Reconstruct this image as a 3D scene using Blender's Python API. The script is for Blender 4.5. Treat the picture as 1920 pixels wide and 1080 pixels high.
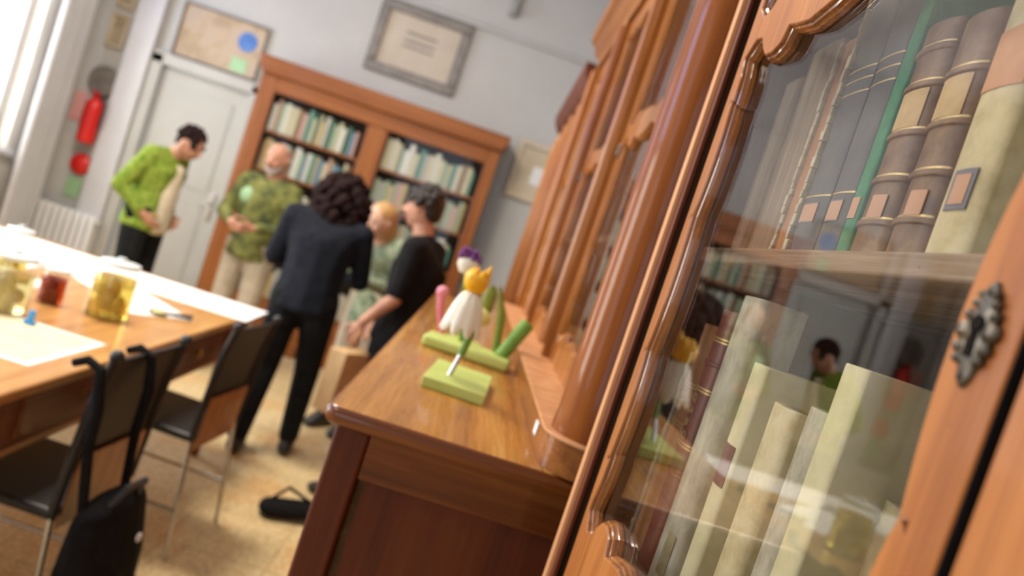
import bpy, bmesh, math, random
from mathutils import Vector, Matrix
random.seed(7)
for o in list(bpy.data.objects): bpy.data.objects.remove(o)
S = bpy.context.scene
COL = S.collection
PI = math.pi
R = math.radians

# ------------------------------------------------------------------ camera
YW, PT, RL = R(3.07), R(2.7), R(18.5)
fw = Vector((math.sin(YW)*math.cos(PT), math.cos(YW)*math.cos(PT), -math.sin(PT)))
r0 = Vector((math.cos(YW), -math.sin(YW), 0)); u0 = r0.cross(fw)
rr = r0*math.cos(RL)+u0*math.sin(RL); uu = -r0*math.sin(RL)+u0*math.cos(RL)
M = Matrix((rr, uu, -fw)).transposed().to_4x4(); M.translation = (0, 0, 1.45)
cd = bpy.data.cameras.new('camera'); cam = bpy.data.objects.new('camera', cd); COL.objects.link(cam)
cam.matrix_world = M
cd.sensor_width = 36; cd.lens = 36*1400/1920; cd.clip_start = .02
cd.dof.use_dof = True; cd.dof.focus_distance = .60; cd.dof.aperture_fstop = 4.4
S.camera = cam
S.view_settings.view_transform = 'Standard'; S.view_settings.look = 'None'
S.view_settings.exposure = 0.22; S.view_settings.gamma = 1; S.view_settings.use_curve_mapping = False

# ------------------------------------------------------------------ sky and daylight
W = bpy.data.worlds.new('world'); S.world = W; W.use_nodes = True
W.node_tree.nodes['Background'].inputs[0].default_value = (.62, .78, 1, 1)
W.node_tree.nodes['Background'].inputs[1].default_value = 2.0
def area(name, loc, direction, sx, sy, power, col):
    l = bpy.data.lights.new(name, 'AREA'); l.shape = 'RECTANGLE'; l.size = sx; l.size_y = sy
    l.energy = power; l.color = col
    o = bpy.data.objects.new(name, l); COL.objects.link(o); o.location = loc
    o.rotation_euler = Vector(direction).to_track_quat('-Z', 'Y').to_euler()
    return o
# daylight standing in the three tall windows of the left wall and the one behind the camera
for i, (yc, pw) in enumerate(((-.6, .10), (2.0, .95), (5.4, .62))):
    area('daylight_window', (-4.0, yc, 1.75), (1, 0, 0), 1.3, 1.5, 95*pw, (1, .95, .88))
    area('daylight_transom', (-4.0, yc, 3.05), (1, 0, 0), 1.3, .9, 42*pw, (.30, .46, 1))
area('daylight_back_window', (-1.5, -3.1, 2.0), (0, 1, 0), 1.6, 2.2, 6, (1, .94, .86))
# unseen fill lights under the ceiling, added to brighten floor and walls
for yc, pw in ((.2, 30), (3.2, 125)): area('ceiling_fill_light', (-1.7, yc, 3.93), (0, 0, -1), .9, .9, pw, (1, .88, .72))

# ------------------------------------------------------------------ materials
MATS = {}
def new_mat(name):
    m = bpy.data.materials.new(name); m.use_nodes = True
    nt = m.node_tree; b = nt.nodes['Principled BSDF']; return m, nt, b
def N(nt, t, **k):
    n = nt.nodes.new(t)
    for a, v in k.items():
        if a[0] == '_': setattr(n, a[1:], v)
        else: n.inputs[a].default_value = v
    return n
def ramp(nt, stops):
    r = nt.nodes.new('ShaderNodeValToRGB'); e = r.color_ramp.elements
    while len(e) < len(stops): e.new(.5)
    for i, (p, c) in enumerate(stops): e[i].position = p; e[i].color = (*c, 1)
    return r
def coords(nt, scale, rot=(0,0,0)):
    tc = nt.nodes.new('ShaderNodeTexCoord'); mp = nt.nodes.new('ShaderNodeMapping')
    mp.inputs['Scale'].default_value = scale; mp.inputs['Rotation'].default_value = rot
    nt.links.new(tc.outputs['Object'], mp.inputs[0]); return mp
def wood(name, dark, mid, light, axis='Z', rough=.3, coat=.35, s=1.0, bump=.04):
    m, nt, b = new_mat(name); L = nt.links
    sc = {'X': (2.5, 75, 75), 'Y': (75, 2.5, 75), 'Z': (75, 75, 2.5)}[axis]
    mp = coords(nt, tuple(v*s for v in sc))
    n1 = N(nt, 'ShaderNodeTexNoise', Scale=2.2, Detail=9, Roughness=.62, Distortion=.6); L.new(mp.outputs[0], n1.inputs[0])
    mp2 = coords(nt, tuple(v*s*.10 for v in sc)); n2 = N(nt, 'ShaderNodeTexNoise', Scale=3.0, Detail=4, Roughness=.5); L.new(mp2.outputs[0], n2.inputs[0])
    ma = N(nt, 'ShaderNodeMath', _operation='MULTIPLY_ADD'); L.new(n1.outputs[0], ma.inputs[0]); ma.inputs[1].default_value = .40
    m2 = N(nt, 'ShaderNodeMath', _operation='MULTIPLY'); L.new(n2.outputs[0], m2.inputs[0]); m2.inputs[1].default_value = .60
    L.new(m2.outputs[0], ma.inputs[2])
    r = ramp(nt, [(.34, dark), (.5, mid), (.66, light)]); L.new(ma.outputs[0], r.inputs[0])
    # small worm holes
    mp3 = coords(nt, (60, 60, 60)); v = N(nt, 'ShaderNodeTexVoronoi', Scale=1.0); L.new(mp3.outputs[0], v.inputs[0])
    lt = N(nt, 'ShaderNodeMath', _operation='LESS_THAN'); L.new(v.outputs['Distance'], lt.inputs[0]); lt.inputs[1].default_value = .04
    mx = N(nt, 'ShaderNodeMix', _data_type='RGBA'); L.new(lt.outputs[0], mx.inputs[0]); L.new(r.outputs[0], mx.inputs[6]); mx.inputs[7].default_value = (.02, .008, .004, 1)
    L.new(mx.outputs[2], b.inputs['Base Color'])
    rr_ = N(nt, 'ShaderNodeMapRange'); L.new(n1.outputs[0], rr_.inputs[0]); rr_.inputs[3].default_value = rough-.06; rr_.inputs[4].default_value = rough+.14
    L.new(rr_.outputs[0], b.inputs['Roughness'])
    b.inputs['Coat Weight'].default_value = coat; b.inputs['Coat Roughness'].default_value = .07; b.inputs['Specular IOR Level'].default_value = .32
    bp = N(nt, 'ShaderNodeBump', Strength=bump, Distance=.002); L.new(n1.outputs[0], bp.inputs['Height']); L.new(bp.outputs[0], b.inputs['Normal'])
    MATS[name] = m; return m
def mottled(name, c1, c2, scale=20, rough=.7, bump=.2, c3=None, stretch=(1,1,1), metal=0, coat=0, sheen=0):
    m, nt, b = new_mat(name); L = nt.links
    mp = coords(nt, tuple(scale*k for k in stretch)); n = N(nt, 'ShaderNodeTexNoise', Scale=1.0, Detail=7, Roughness=.65); L.new(mp.outputs[0], n.inputs[0])
    st = [(.35, c1), (.65, c2)] if c3 is None else [(.33, c1), (.52, c2), (.7, c3)]
    r = ramp(nt, st); L.new(n.outputs[0], r.inputs[0]); L.new(r.outputs[0], b.inputs['Base Color'])
    b.inputs['Roughness'].default_value = rough; b.inputs['Metallic'].default_value = metal
    b.inputs['Coat Weight'].default_value = coat; b.inputs['Sheen Weight'].default_value = sheen
    if rough >= .8: b.inputs['Specular IOR Level'].default_value = .15
    if bump:
        bp = N(nt, 'ShaderNodeBump', Strength=bump, Distance=.002); L.new(n.outputs[0], bp.inputs['Height']); L.new(bp.outputs[0], b.inputs['Normal'])
    MATS[name] = m; return m
def glassy(name, tint=(1,1,1), boost=1.0, rough=0.0, base=.04):
    """thin pane: lets light through, mirrors more at a grazing angle (Schlick), wavy old surface"""
    m, nt, b = new_mat(name); L = nt.links; nt.nodes.remove(b)
    g = nt.nodes.new('ShaderNodeNewGeometry')
    d = N(nt, 'ShaderNodeVectorMath', _operation='DOT_PRODUCT'); L.new(g.outputs['Incoming'], d.inputs[0]); L.new(g.outputs['Normal'], d.inputs[1])
    a = N(nt, 'ShaderNodeMath', _operation='ABSOLUTE'); L.new(d.outputs['Value'], a.inputs[0])
    s = N(nt, 'ShaderNodeMath', _operation='SUBTRACT'); s.inputs[0].default_value = 1; L.new(a.outputs[0], s.inputs[1])
    p = N(nt, 'ShaderNodeMath', _operation='POWER'); L.new(s.outputs[0], p.inputs[0]); p.inputs[1].default_value = 5
    k = N(nt, 'ShaderNodeMath', _operation='MULTIPLY_ADD'); L.new(p.outputs[0], k.inputs[0]); k.inputs[1].default_value = (1-base)*boost; k.inputs[2].default_value = base
    k.use_clamp = True
    tr = N(nt, 'ShaderNodeBsdfTransparent'); tr.inputs[0].default_value = (*tint, 1)
    gl = N(nt, 'ShaderNodeBsdfGlossy'); gl.inputs['Roughness'].default_value = rough
    mx = nt.nodes.new('ShaderNodeMixShader'); L.new(k.outputs[0], mx.inputs[0]); L.new(tr.outputs[0], mx.inputs[1]); L.new(gl.outputs[0], mx.inputs[2])
    L.new(mx.outputs[0], nt.nodes['Material Output'].inputs[0])
    MATS[name] = m; return m

wood('walnut_z', (.16,.042,.006), (.30,.100,.014), (.44,.180,.030), 'Z')
wood('walnut_y', (.14,.036,.006), (.27,.090,.013), (.40,.155,.028), 'Y')
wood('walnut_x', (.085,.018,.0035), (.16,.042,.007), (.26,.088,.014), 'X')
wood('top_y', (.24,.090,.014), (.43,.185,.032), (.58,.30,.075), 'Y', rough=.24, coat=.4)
wood('panel_z', (.060,.010,.0025), (.105,.020,.0045), (.15,.036,.008), 'Z', rough=.45, coat=.08)
wood('stile_z', (.27,.085,.018), (.40,.145,.034), (.50,.205,.055), 'Z', rough=.42, coat=.05)
wood('moulding', (.11,.036,.010), (.26,.090,.022), (.42,.175,.050), 'Z', rough=.2, coat=.7)
wood('column_z', (.17,.038,.004), (.25,.066,.006), (.32,.100,.010), 'Z', rough=.5, coat=.32, s=1.6, bump=.0)
MATS['column_z'].node_tree.nodes['Principled BSDF'].inputs['Specular IOR Level'].default_value = .15
wood('lip', (.45,.20,.085), (.60,.29,.13), (.70,.38,.19), 'Z', rough=.4, coat=.1)
wood('shelf', (.10,.060,.036), (.22,.14,.09), (.42,.32,.24), 'Y', rough=.7, coat=0, bump=.6)
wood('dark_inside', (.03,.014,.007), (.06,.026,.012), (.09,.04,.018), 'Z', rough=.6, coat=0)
wood('far_wood_z', (.16,.046,.009), (.25,.076,.014), (.33,.115,.024), 'Z', rough=.4)
wood('far_wood_x', (.16,.046,.009), (.25,.076,.014), (.33,.115,.024), 'X', rough=.4)
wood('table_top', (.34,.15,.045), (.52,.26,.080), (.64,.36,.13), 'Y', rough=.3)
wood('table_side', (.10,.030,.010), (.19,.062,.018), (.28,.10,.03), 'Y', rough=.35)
wood('chair_wood', (.26,.10,.028), (.42,.18,.05), (.52,.25,.08), 'Z', rough=.4)
mottled('paint', (.455,.45,.44), (.50,.495,.485), 1.2, .85, .05)
mottled('wall_pink', (.70,.66,.61), (.78,.74,.69), 1.0, .85, .05)
mottled('ceiling', (.66,.65,.64), (.70,.69,.68), 1.2, .9, .05)
mottled('white_gloss', (.52,.52,.55), (.58,.58,.61), 2, .35, 0)
mottled('door_paint', (.40,.395,.37), (.44,.435,.41), 2, .45, 0)
mottled('plastic_white', (.75,.76,.78), (.82,.82,.84), 4, .4, 0)
mottled('grey_paint', (.30,.30,.29), (.36,.36,.35), 5, .6, 0)
mottled('paper', (.86,.86,.85), (.92,.92,.91), 6, .75, .02)
mottled('paper_cream', (.88,.68,.38), (.92,.76,.48), 9, .75, .02)
mottled('page_edges', (.46,.37,.25), (.66,.57,.42), 40, .9, .6, stretch=(1,8,.15))
mottled('steel', (.5,.5,.5), (.6,.6,.6), 30, .25, 0, metal=1)
mottled('bronze', (.05,.043,.036), (.11,.098,.08), 90, .38, .2, c3=(.22,.18,.13), metal=.9)
mottled('keyhole_dark', (.006,.004,.003), (.012,.008,.005), 30, .9, 0)
mottled('brass', (.50,.34,.13), (.62,.44,.18), 30, .3, 0, metal=1)
mottled('black_leather', (.012,.012,.013), (.022,.021,.022), 60, .42, .2)
mottled('black_cloth', (.007,.007,.008), (.013,.013,.015), 25, .9, .4)
mottled('navy_cloth', (.008,.010,.016), (.016,.019,.028), 20, .85, .4)
mottled('trouser_dark', (.008,.009,.011), (.015,.016,.019), 20, .85, .4)
mottled('green_knit', (.10,.19,.02), (.24,.34,.05), 30, .9, .8, c3=(.34,.44,.10))
mottled('cream_cloth', (.52,.45,.33), (.66,.59,.45), 14, .85, .3)
mottled('camo_cloth', (.035,.050,.028), (.16,.17,.05), 11, .85, .3, c3=(.28,.29,.10))
mottled('green_scarf', (.05,.12,.06), (.30,.34,.24), 14, .85, .3, c3=(.12,.22,.12))
mottled('beige_cloth', (.40,.34,.26), (.52,.46,.36), 10, .85, .3)
mottled('skin', (.42,.20,.13), (.56,.29,.19), 12, .5, .05)
mottled('skin_light', (.60,.36,.26), (.68,.44,.33), 12, .5, .05)
mottled('hair_black', (.010,.007,.006), (.030,.020,.017), 60, .55, .8)
mottled('hair_brown', (.010,.005,.005), (.026,.012,.011), 40, .85, .8)
mottled('hair_grey', (.35,.33,.31), (.55,.52,.50), 60, .6, .6)
mottled('hair_blond', (.38,.21,.08), (.56,.34,.14), 60, .5, .6)
mottled('shoe', (.02,.02,.02), (.03,.03,.03), 20, .5, 0)
mottled('eye', (.02,.02,.02), (.03,.02,.02), 20, .2, 0)
mottled('lips', (.38,.11,.09), (.42,.13,.11), 20, .45, 0)
mottled('kraft', (.48,.31,.15), (.58,.40,.21), 12, .85, .2)
mottled('red_gloss', (.62,.012,.010), (.72,.020,.016), 5, .35, 0)
mottled('red_pale', (.62,.28,.26), (.70,.36,.34), 5, .5, 0)
mottled('green_sign', (.28,.48,.26), (.36,.56,.34), 5, .5, 0)
mottled('lime', (.50,.60,.14), (.58,.68,.20), 10, .45, .1)
mottled('lime_dark', (.13,.28,.03), (.20,.36,.06), 20, .5, .2)
mottled('olive', (.17,.21,.02), (.25,.28,.04), 20, .5, .2)
mottled('petal', (.80,.78,.62), (.88,.87,.76), 30, .5, .2, stretch=(1,1,.2))
mottled('yolk', (.90,.42,.005), (.95,.56,.02), 20, .4, .2)
mottled('purple', (.12,.03,.17), (.22,.06,.28), 40, .7, .5)
mottled('pink', (.80,.20,.28), (.86,.30,.38), 10, .5, 0)
mottled('yellow_soft', (.80,.70,.20), (.86,.78,.32), 10, .5, 0)
mottled('blue', (.02,.28,.70), (.05,.36,.80), 10, .4, 0)
mottled('blue_patch', (.05,.14,.42), (.10,.22,.52), 8, .7, 0)
mottled('map_paper', (.34,.25,.16), (.48,.38,.28), 3.5, .8, 0, c3=(.40,.34,.32))
mottled('frame_grey', (.14,.125,.115), (.22,.20,.185), 12, .5, .1)
mottled('mat_board', (.46,.40,.33), (.54,.48,.40), 4, .8, 0)
mottled('poster', (.52,.43,.30), (.62,.54,.42), 5, .7, 0)
mottled('sepia', (.26,.20,.13), (.50,.43,.33), 7, .7, 0)
mottled('specimen', (.55,.45,.20), (.75,.66,.40), 25, .6, .5, c3=(.40,.28,.10))
mottled('specimen_red', (.22,.02,.005), (.38,.05,.01), 25, .6, .5)
# cover materials of the near books
mottled('vellum', (.42,.34,.18), (.58,.49,.29), 28, .6, .35, c3=(.68,.61,.42))
mottled('vellum_grey', (.27,.25,.19), (.44,.41,.32), 45, .65, .5, c3=(.56,.53,.43), stretch=(1,1,.5))
mottled('vellum_dark', (.20,.17,.09), (.36,.31,.17), 30, .65, .4)
mottled('vellum_green', (.55,.50,.30), (.70,.65,.43), 20, .6, .3)
mottled('tan_leather', (.28,.115,.040), (.42,.19,.075), 35, .5, .3, c3=(.48,.26,.12), stretch=(1,1,.4))
mottled('red_leather', (.13,.032,.020), (.22,.065,.040), 40, .42, .3, stretch=(1,1,.4))
mottled('brown_leather', (.095,.045,.018), (.19,.100,.042), 35, .5, .4, c3=(.30,.18,.085))
mottled('label_tan', (.42,.27,.11), (.55,.38,.18), 30, .6, .2)
mottled('green_cloth', (.015,.15,.065), (.04,.25,.12), 60, .7, .4)
mottled('dark_green_cloth', (.025,.045,.032), (.05,.075,.05), 40, .7, .4)
mottled('slate_cloth', (.075,.072,.075), (.125,.12,.118), 30, .7, .3)
mottled('paper_bound', (.24,.17,.115), (.40,.31,.22), 60, .85, .7, stretch=(3,3,.12))
mottled('ragged_paper', (.42,.36,.26), (.62,.56,.44), 60, .9, .9)
mottled('sticker', (.48,.25,.15), (.56,.32,.20), 20, .6, 0)
mottled('sticker_edge', (.13,.13,.17), (.17,.17,.21), 20, .6, 0)
mottled('dark_label', (.11,.035,.03), (.16,.055,.045), 40, .5, .1)
mottled('orange_label', (.48,.20,.07), (.56,.28,.12), 25, .6, .1)
mottled('gold', (.55,.38,.16), (.68,.50,.24), 40, .4, 0, metal=.5)
mottled('pale_lining', (.62,.66,.56), (.70,.73,.64), 8, .7, 0)
glassy('pane', (.95,.95,.93), boost=1.0, base=.05)
glassy('pane_far', (.96,.97,.96), boost=.5, base=.012)
glassy('jar_glass', (.95,.97,.95), boost=.8, base=.06)
def liquid(name, c):
    m, nt, b = new_mat(name); b.inputs['Base Color'].default_value = (*c, 1); b.inputs['Roughness'].default_value = .05
    b.inputs['Transmission Weight'].default_value = .75; b.inputs['IOR'].default_value = 1.1; MATS[name] = m
liquid('liquid_yellow', (.86, .66, .14)); liquid('liquid_amber', (.78, .70, .36)); liquid('liquid_red', (.40, .05, .01))
# floor: cream marble chips in large tiles with warm pinkish ones
def floor_mat():
    m, nt, b = new_mat('terrazzo'); L = nt.links
    mp = coords(nt, (1,1,1))
    v = N(nt, 'ShaderNodeTexVoronoi', Scale=95.0); L.new(mp.outputs[0], v.inputs[0])
    r = ramp(nt, [(0, (.42,.28,.12)), (.25, (.66,.50,.26)), (.6, (.78,.63,.36)), (1, (.88,.78,.52))]); L.new(v.outputs['Color'], r.inputs[0])
    n = N(nt, 'ShaderNodeTexNoise', Scale=2.3, Detail=3); L.new(mp.outputs[0], n.inputs[0])
    r2 = ramp(nt, [(.50, (0,0,0)), (.62, (1,1,1))]); L.new(n.outputs[0], r2.inputs[0])
    mx = N(nt, 'ShaderNodeMix', _data_type='RGBA', _blend_type='MULTIPLY'); L.new(r2.outputs[0], mx.inputs[0]); L.new(r.outputs[0], mx.inputs[6]); mx.inputs[7].default_value = (1, .86, .74, 1)
    br = N(nt, 'ShaderNodeTexBrick'); br.inputs['Scale'].default_value = 1; br.inputs['Mortar Size'].default_value = .006; br.offset = 0
    br.inputs['Brick Width'].default_value = .4; br.inputs['Row Height'].default_value = .4
    br.inputs['Color1'].default_value = (1,1,1,1); br.inputs['Color2'].default_value = (.93,.9,.86,1); br.inputs['Mortar'].default_value = (.78,.74,.66,1)
    L.new(mp.outputs[0], br.inputs[0])
    m2 = N(nt, 'ShaderNodeMix', _data_type='RGBA', _blend_type='MULTIPLY'); m2.inputs[0].default_value = 1; L.new(mx.outputs[2], m2.inputs[6]); L.new(br.outputs[0], m2.inputs[7])
    L.new(m2.outputs[2], b.inputs['Base Color']); b.inputs['Roughness'].default_value = .28
    MATS['terrazzo'] = m
floor_mat()

# ------------------------------------------------------------------ mesh helpers
class MB:
    def __init__(s): s.b = bmesh.new()
    def box(s, x0, x1, y0, y1, z0, z1, rot=None, at=None):
        g = bmesh.ops.create_cube(s.b, size=1)['verts']
        bmesh.ops.scale(s.b, vec=(abs(x1-x0), abs(y1-y0), abs(z1-z0)), verts=g)
        c = Vector(((x0+x1)/2, (y0+y1)/2, (z0+z1)/2)); bmesh.ops.translate(s.b, vec=c, verts=g)
        if rot: bmesh.ops.rotate(s.b, cent=Vector(at) if at else c, matrix=rot, verts=g)
        return s
    def prism(s, pts, a, b, axis='z'):
        def P(p, t):
            if axis == 'z': return Vector((p[0], p[1], t))
            if axis == 'x': return Vector((t, p[0], p[1]))
            return Vector((p[0], t, p[1]))
        v0 = [s.b.verts.new(P(p, a)) for p in pts]; v1 = [s.b.verts.new(P(p, b)) for p in pts]; n = len(pts)
        for i in range(n): s.b.faces.new((v0[i], v0[(i+1) % n], v1[(i+1) % n], v1[i]))
        s.b.faces.new(v0[::-1]); s.b.faces.new(v1); return s
    def tube(s, pts, rad, n=10, cap=True):
        pts = [Vector(p) for p in pts]
        if not hasattr(rad, '__len__'): rad = [rad]*len(pts)
        rings = []; up = Vector((0, 0, 1)); t0 = (pts[1]-pts[0]).normalized()
        nx = t0.cross(up) if abs(t0.z) < .95 else t0.cross(Vector((1, 0, 0))); nx.normalize()
        for i, p in enumerate(pts):
            t = (pts[min(i+1, len(pts)-1)]-pts[max(i-1, 0)]).normalized()
            nx = (nx-t*nx.dot(t)).normalized(); ny = t.cross(nx)
            rings.append([s.b.verts.new(p+(nx*math.cos(a)+ny*math.sin(a))*rad[i]) for a in [2*PI*k/n for k in range(n)]])
        for i in range(len(rings)-1):
            for k in range(n): s.b.faces.new((rings[i][k], rings[i][(k+1) % n], rings[i+1][(k+1) % n], rings[i+1][k]))
        if cap: s.b.faces.new(rings[0][::-1]); s.b.faces.new(rings[-1])
        return s
    def lathe(s, prof, c=(0, 0, 0), n=24, a0=0, a1=2*PI, sx=1, sy=1):
        full = abs(a1-a0-2*PI) < 1e-6; m = n if full else n+1; rings = []
        for (r, z) in prof:
            rings.append([s.b.verts.new((c[0]+r*sx*math.cos(a0+(a1-a0)*k/n), c[1]+r*sy*math.sin(a0+(a1-a0)*k/n), c[2]+z)) for k in range(m)])
        for i in range(len(rings)-1):
            for k in range(n): s.b.faces.new((rings[i][k], rings[i][(k+1) % m], rings[i+1][(k+1) % m], rings[i+1][k]))
        return s
    def ell(s, c, r, rot=None, sub=2):
        if not hasattr(r, '__len__'): r = (r, r, r)
        g = bmesh.ops.create_icosphere(s.b, subdivisions=sub, radius=1)['verts']
        bmesh.ops.scale(s.b, vec=r, verts=g)
        if rot: bmesh.ops.rotate(s.b, cent=(0, 0, 0), matrix=rot, verts=g)
        bmesh.ops.translate(s.b, vec=c, verts=g); return s
    def hull(s, blobs, sub=2):
        t = bmesh.new()
        for (c, r) in blobs:
            if not hasattr(r, '__len__'): r = (r, r, r)
            g = bmesh.ops.create_icosphere(t, subdivisions=sub, radius=1)['verts']
            bmesh.ops.scale(t, vec=r, verts=g); bmesh.ops.translate(t, vec=c, verts=g)
        res = bmesh.ops.convex_hull(t, input=t.verts)
        bmesh.ops.delete(t, geom=[e for e in set(res['geom_interior']+res['geom_unused']) if isinstance(e, bmesh.types.BMVert)], context='VERTS')
        me = bpy.data.meshes.new('h'); t.to_mesh(me); t.free(); s.b.from_mesh(me); bpy.data.meshes.remove(me); return s
    def build(s, name, mat, parent=None, bevel=0, seg=2, smooth=35, remesh=0, smoothing=0, loc=None, rotz=None):
        bmesh.ops.recalc_face_normals(s.b, faces=s.b.faces)
        me = bpy.data.meshes.new(name); s.b.to_mesh(me); s.b.free()
        me.materials.append(MATS[mat]); o = bpy.data.objects.new(name, me); COL.objects.link(o)
        if remesh:
            md = o.modifiers.new('r', 'REMESH'); md.mode = 'VOXEL'; md.voxel_size = remesh
            if smoothing: m2 = o.modifiers.new('s', 'SMOOTH'); m2.iterations = smoothing; m2.factor = .5
            dg = bpy.context.evaluated_depsgraph_get(); nm = bpy.data.meshes.new_from_object(o.evaluated_get(dg))
            o.modifiers.clear(); o.data = nm; bpy.data.meshes.remove(me); me = nm; me.name = name
            if not me.materials: me.materials.append(MATS[mat])
        for p in me.polygons: p.use_smooth = True
        if not remesh: me.set_sharp_from_angle(angle=R(smooth))
        if bevel:
            md = o.modifiers.new('bevel', 'BEVEL'); md.width = bevel; md.segments = seg; md.limit_method = 'ANGLE'; md.angle_limit = R(40)
        if parent: o.parent = parent
        if loc: o.location = loc
        if rotz is not None: o.rotation_euler.z = rotz
        return o
def tag(o, label, cat, group=None):
    o['label'] = label; o['category'] = cat
    if group: o['group'] = group
    return o
def thing(name, label, cat, loc=(0, 0, 0), rz=0, group=None):
    o = bpy.data.objects.new(name, None); COL.objects.link(o); o.location = loc; o.rotation_euler.z = rz
    o.empty_display_size = .05
    return tag(o, label, cat, group)
def struct(o): o['kind'] = 'structure'; return o
def rz(a): return Matrix.Rotation(a, 3, 'Z')
def text_mesh(body, size, name, mat, parent, mtx, ext=.0004):
    c = bpy.data.curves.new(name, 'FONT'); c.body = body; c.size = size; c.extrude = ext; c.align_x = 'CENTER'; c.align_y = 'CENTER'
    o = bpy.data.objects.new(name, c); COL.objects.link(o); dg = bpy.context.evaluated_depsgraph_get()
    me = bpy.data.meshes.new_from_object(o.evaluated_get(dg)); bpy.data.objects.remove(o)
    me.materials.clear(); me.materials.append(MATS[mat]); me.transform(mtx)
    o = bpy.data.objects.new(name, me); COL.objects.link(o); o.parent = parent; return o
#@@END_HELPERS

# ------------------------------------------------------------------ the room
XL, YF, YB, ZC, XR = -3.8, 6.65, -3.0, 4.0, .66
struct(MB().box(XL-.3, XR+.2, YB-.2, YF+.2, -.1, 0).build('floor', 'terrazzo'))
struct(MB().box(XL-.3, XR+.2, YB-.2, YF+.2, ZC, ZC+.1).build('ceiling', 'ceiling'))
struct(MB().box(XR, XR+.15, YB, YF, 0, ZC).build('wall_right', 'paint'))
w = MB().box(XL-.3, -3.13, YF, YF+.15, 0, ZC).box(-3.13, -2.29, YF, YF+.15, 2.06, ZC).box(-2.29, XR, YF, YF+.15, 0, ZC)
struct(w.build('wall_far', 'paint'))
w = MB().box(XL-.3, -2.3, YB-.15, YB, 0, ZC).box(-.7, XR, YB-.15, YB, 0, ZC).box(-2.3, -.7, YB-.15, YB, 0, .9).box(-2.3, -.7, YB-.15, YB, 3.1, ZC)
struct(w.build('wall_back', 'paint'))
w = MB(); ys = [(-1.25, .05), (1.35, 2.65), (4.75, 6.05)]
e = YB
for a, b in ys: w.box(XL-.25, XL, e, a, 0, ZC); w.box(XL-.25, XL, a, b, 0, .95); w.box(XL-.25, XL, a, b, 3.55, ZC); e = b
w.box(XL-.25, XL, e, YF, 0, ZC); struct(w.build('wall_left', 'wall_pink'))
for i, (a, b) in enumerate(ys):
    f = MB()
    for y in (a, b-.07, (a+b)/2-.035): f.box(XL-.16, XL-.09, y, y+.07, .95, 3.55)
    for z in (.95, 2.5, 3.48): f.box(XL-.155, XL-.095, a, b, z, z+.07)
    f = struct(f.build('window_%d' % (i+1), 'white_gloss', bevel=.006))
    g = MB().box(XL-.13, XL-.125, a+.05, b-.05, 1.0, 3.5).build('window_glass', 'pane_far', f)
    struct(MB().box(XL-.1, XL+.06, a-.05, b+.05, .91, .95).build('trim_%d' % (i+1), 'white_gloss', bevel=.005))
f = MB()
for x in (-2.3, -.77, -1.535): f.box(x, x+.07, YB-.1, YB-.04, .9, 3.1)
for z in (.9, 2.1, 3.03): f.box(-2.3, -.7, YB-.095, YB-.045, z, z+.07)
struct(f.build('window_4', 'white_gloss', bevel=.006))
# plain off-white pilaster strip of the far wall and skirting, faint rail below the ceiling
struct(MB().box(-3.42, -3.20, 6.57, YF, 0, ZC).build('trim_5', 'white_gloss', bevel=.01))
struct(MB().box(-2.25, XR, 6.62, YF, 3.20, 3.235).build('trim_6', 'paint', bevel=.01))
struct(MB().box(-2.25, XR, 6.625, YF, 0, .12).build('baseboard_far', 'paint', bevel=.006))
struct(MB().box(XL, XL+.02, YB, YF, 0, .12).build('baseboard_left', 'paint', bevel=.006))
# door in the far wall
d = MB().box(-3.20, -3.10, 6.60, 6.66, 0, 2.10).box(-2.32, -2.22, 6.60, 6.66, 0, 2.10).box(-3.20, -2.22, 6.60, 6.66, 2.02, 2.12)
struct(d.build('trim_7', 'door_paint', bevel=.008))
dr = MB().box(-3.10, -2.32, 6.66, 6.70, 0, 2.02)
dr = struct(dr.build('door_1', 'door_paint', bevel=.004))
MB().box(-2.98, -2.44, 6.652, 6.66, .25, .95).box(-2.98, -2.44, 6.652, 6.66, 1.08, 1.88).build('door_panel', 'door_paint', dr, bevel=.004)
MB().box(-2.40, -2.36, 6.64, 6.655, .86, 1.10).tube([(-2.38, 6.65, 1.0), (-2.38, 6.60, 1.0), (-2.47, 6.60, 1.0)], .010).build('door_handle', 'steel', dr, bevel=.002)

# curtains at the far window of the left wall: two hanging pleated cloths
def curtain(y0, y1, label):
    b = MB(); n = 60; top = []; bot = []
    pts = []
    for i in range(n+1):
        t = i/n; y = y0+(y1-y0)*t; x = -3.66+.030*math.sin(t*PI*14)
        pts.append((x, y))
    pts2 = [(x+.004, y) for x, y in reversed(pts)]
    b.prism(pts+pts2, .08, 3.65)
    o = b.build('curtain', 'white_gloss', smooth=80); tag(o, label, 'curtain')
curtain(6.0, 6.42, 'white pleated curtain hanging at the far window near the room corner')
o = MB().tube([(-3.66, 4.4, 3.67), (-3.66, 6.5, 3.67)], .014).ell((-3.66, 4.4, 3.67), .025).ell((-3.66, 6.5, 3.67), .025).build('curtain_rod', 'steel')
tag(o, 'thin metal rod carrying the curtain above the far window', 'curtain rod')

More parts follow.
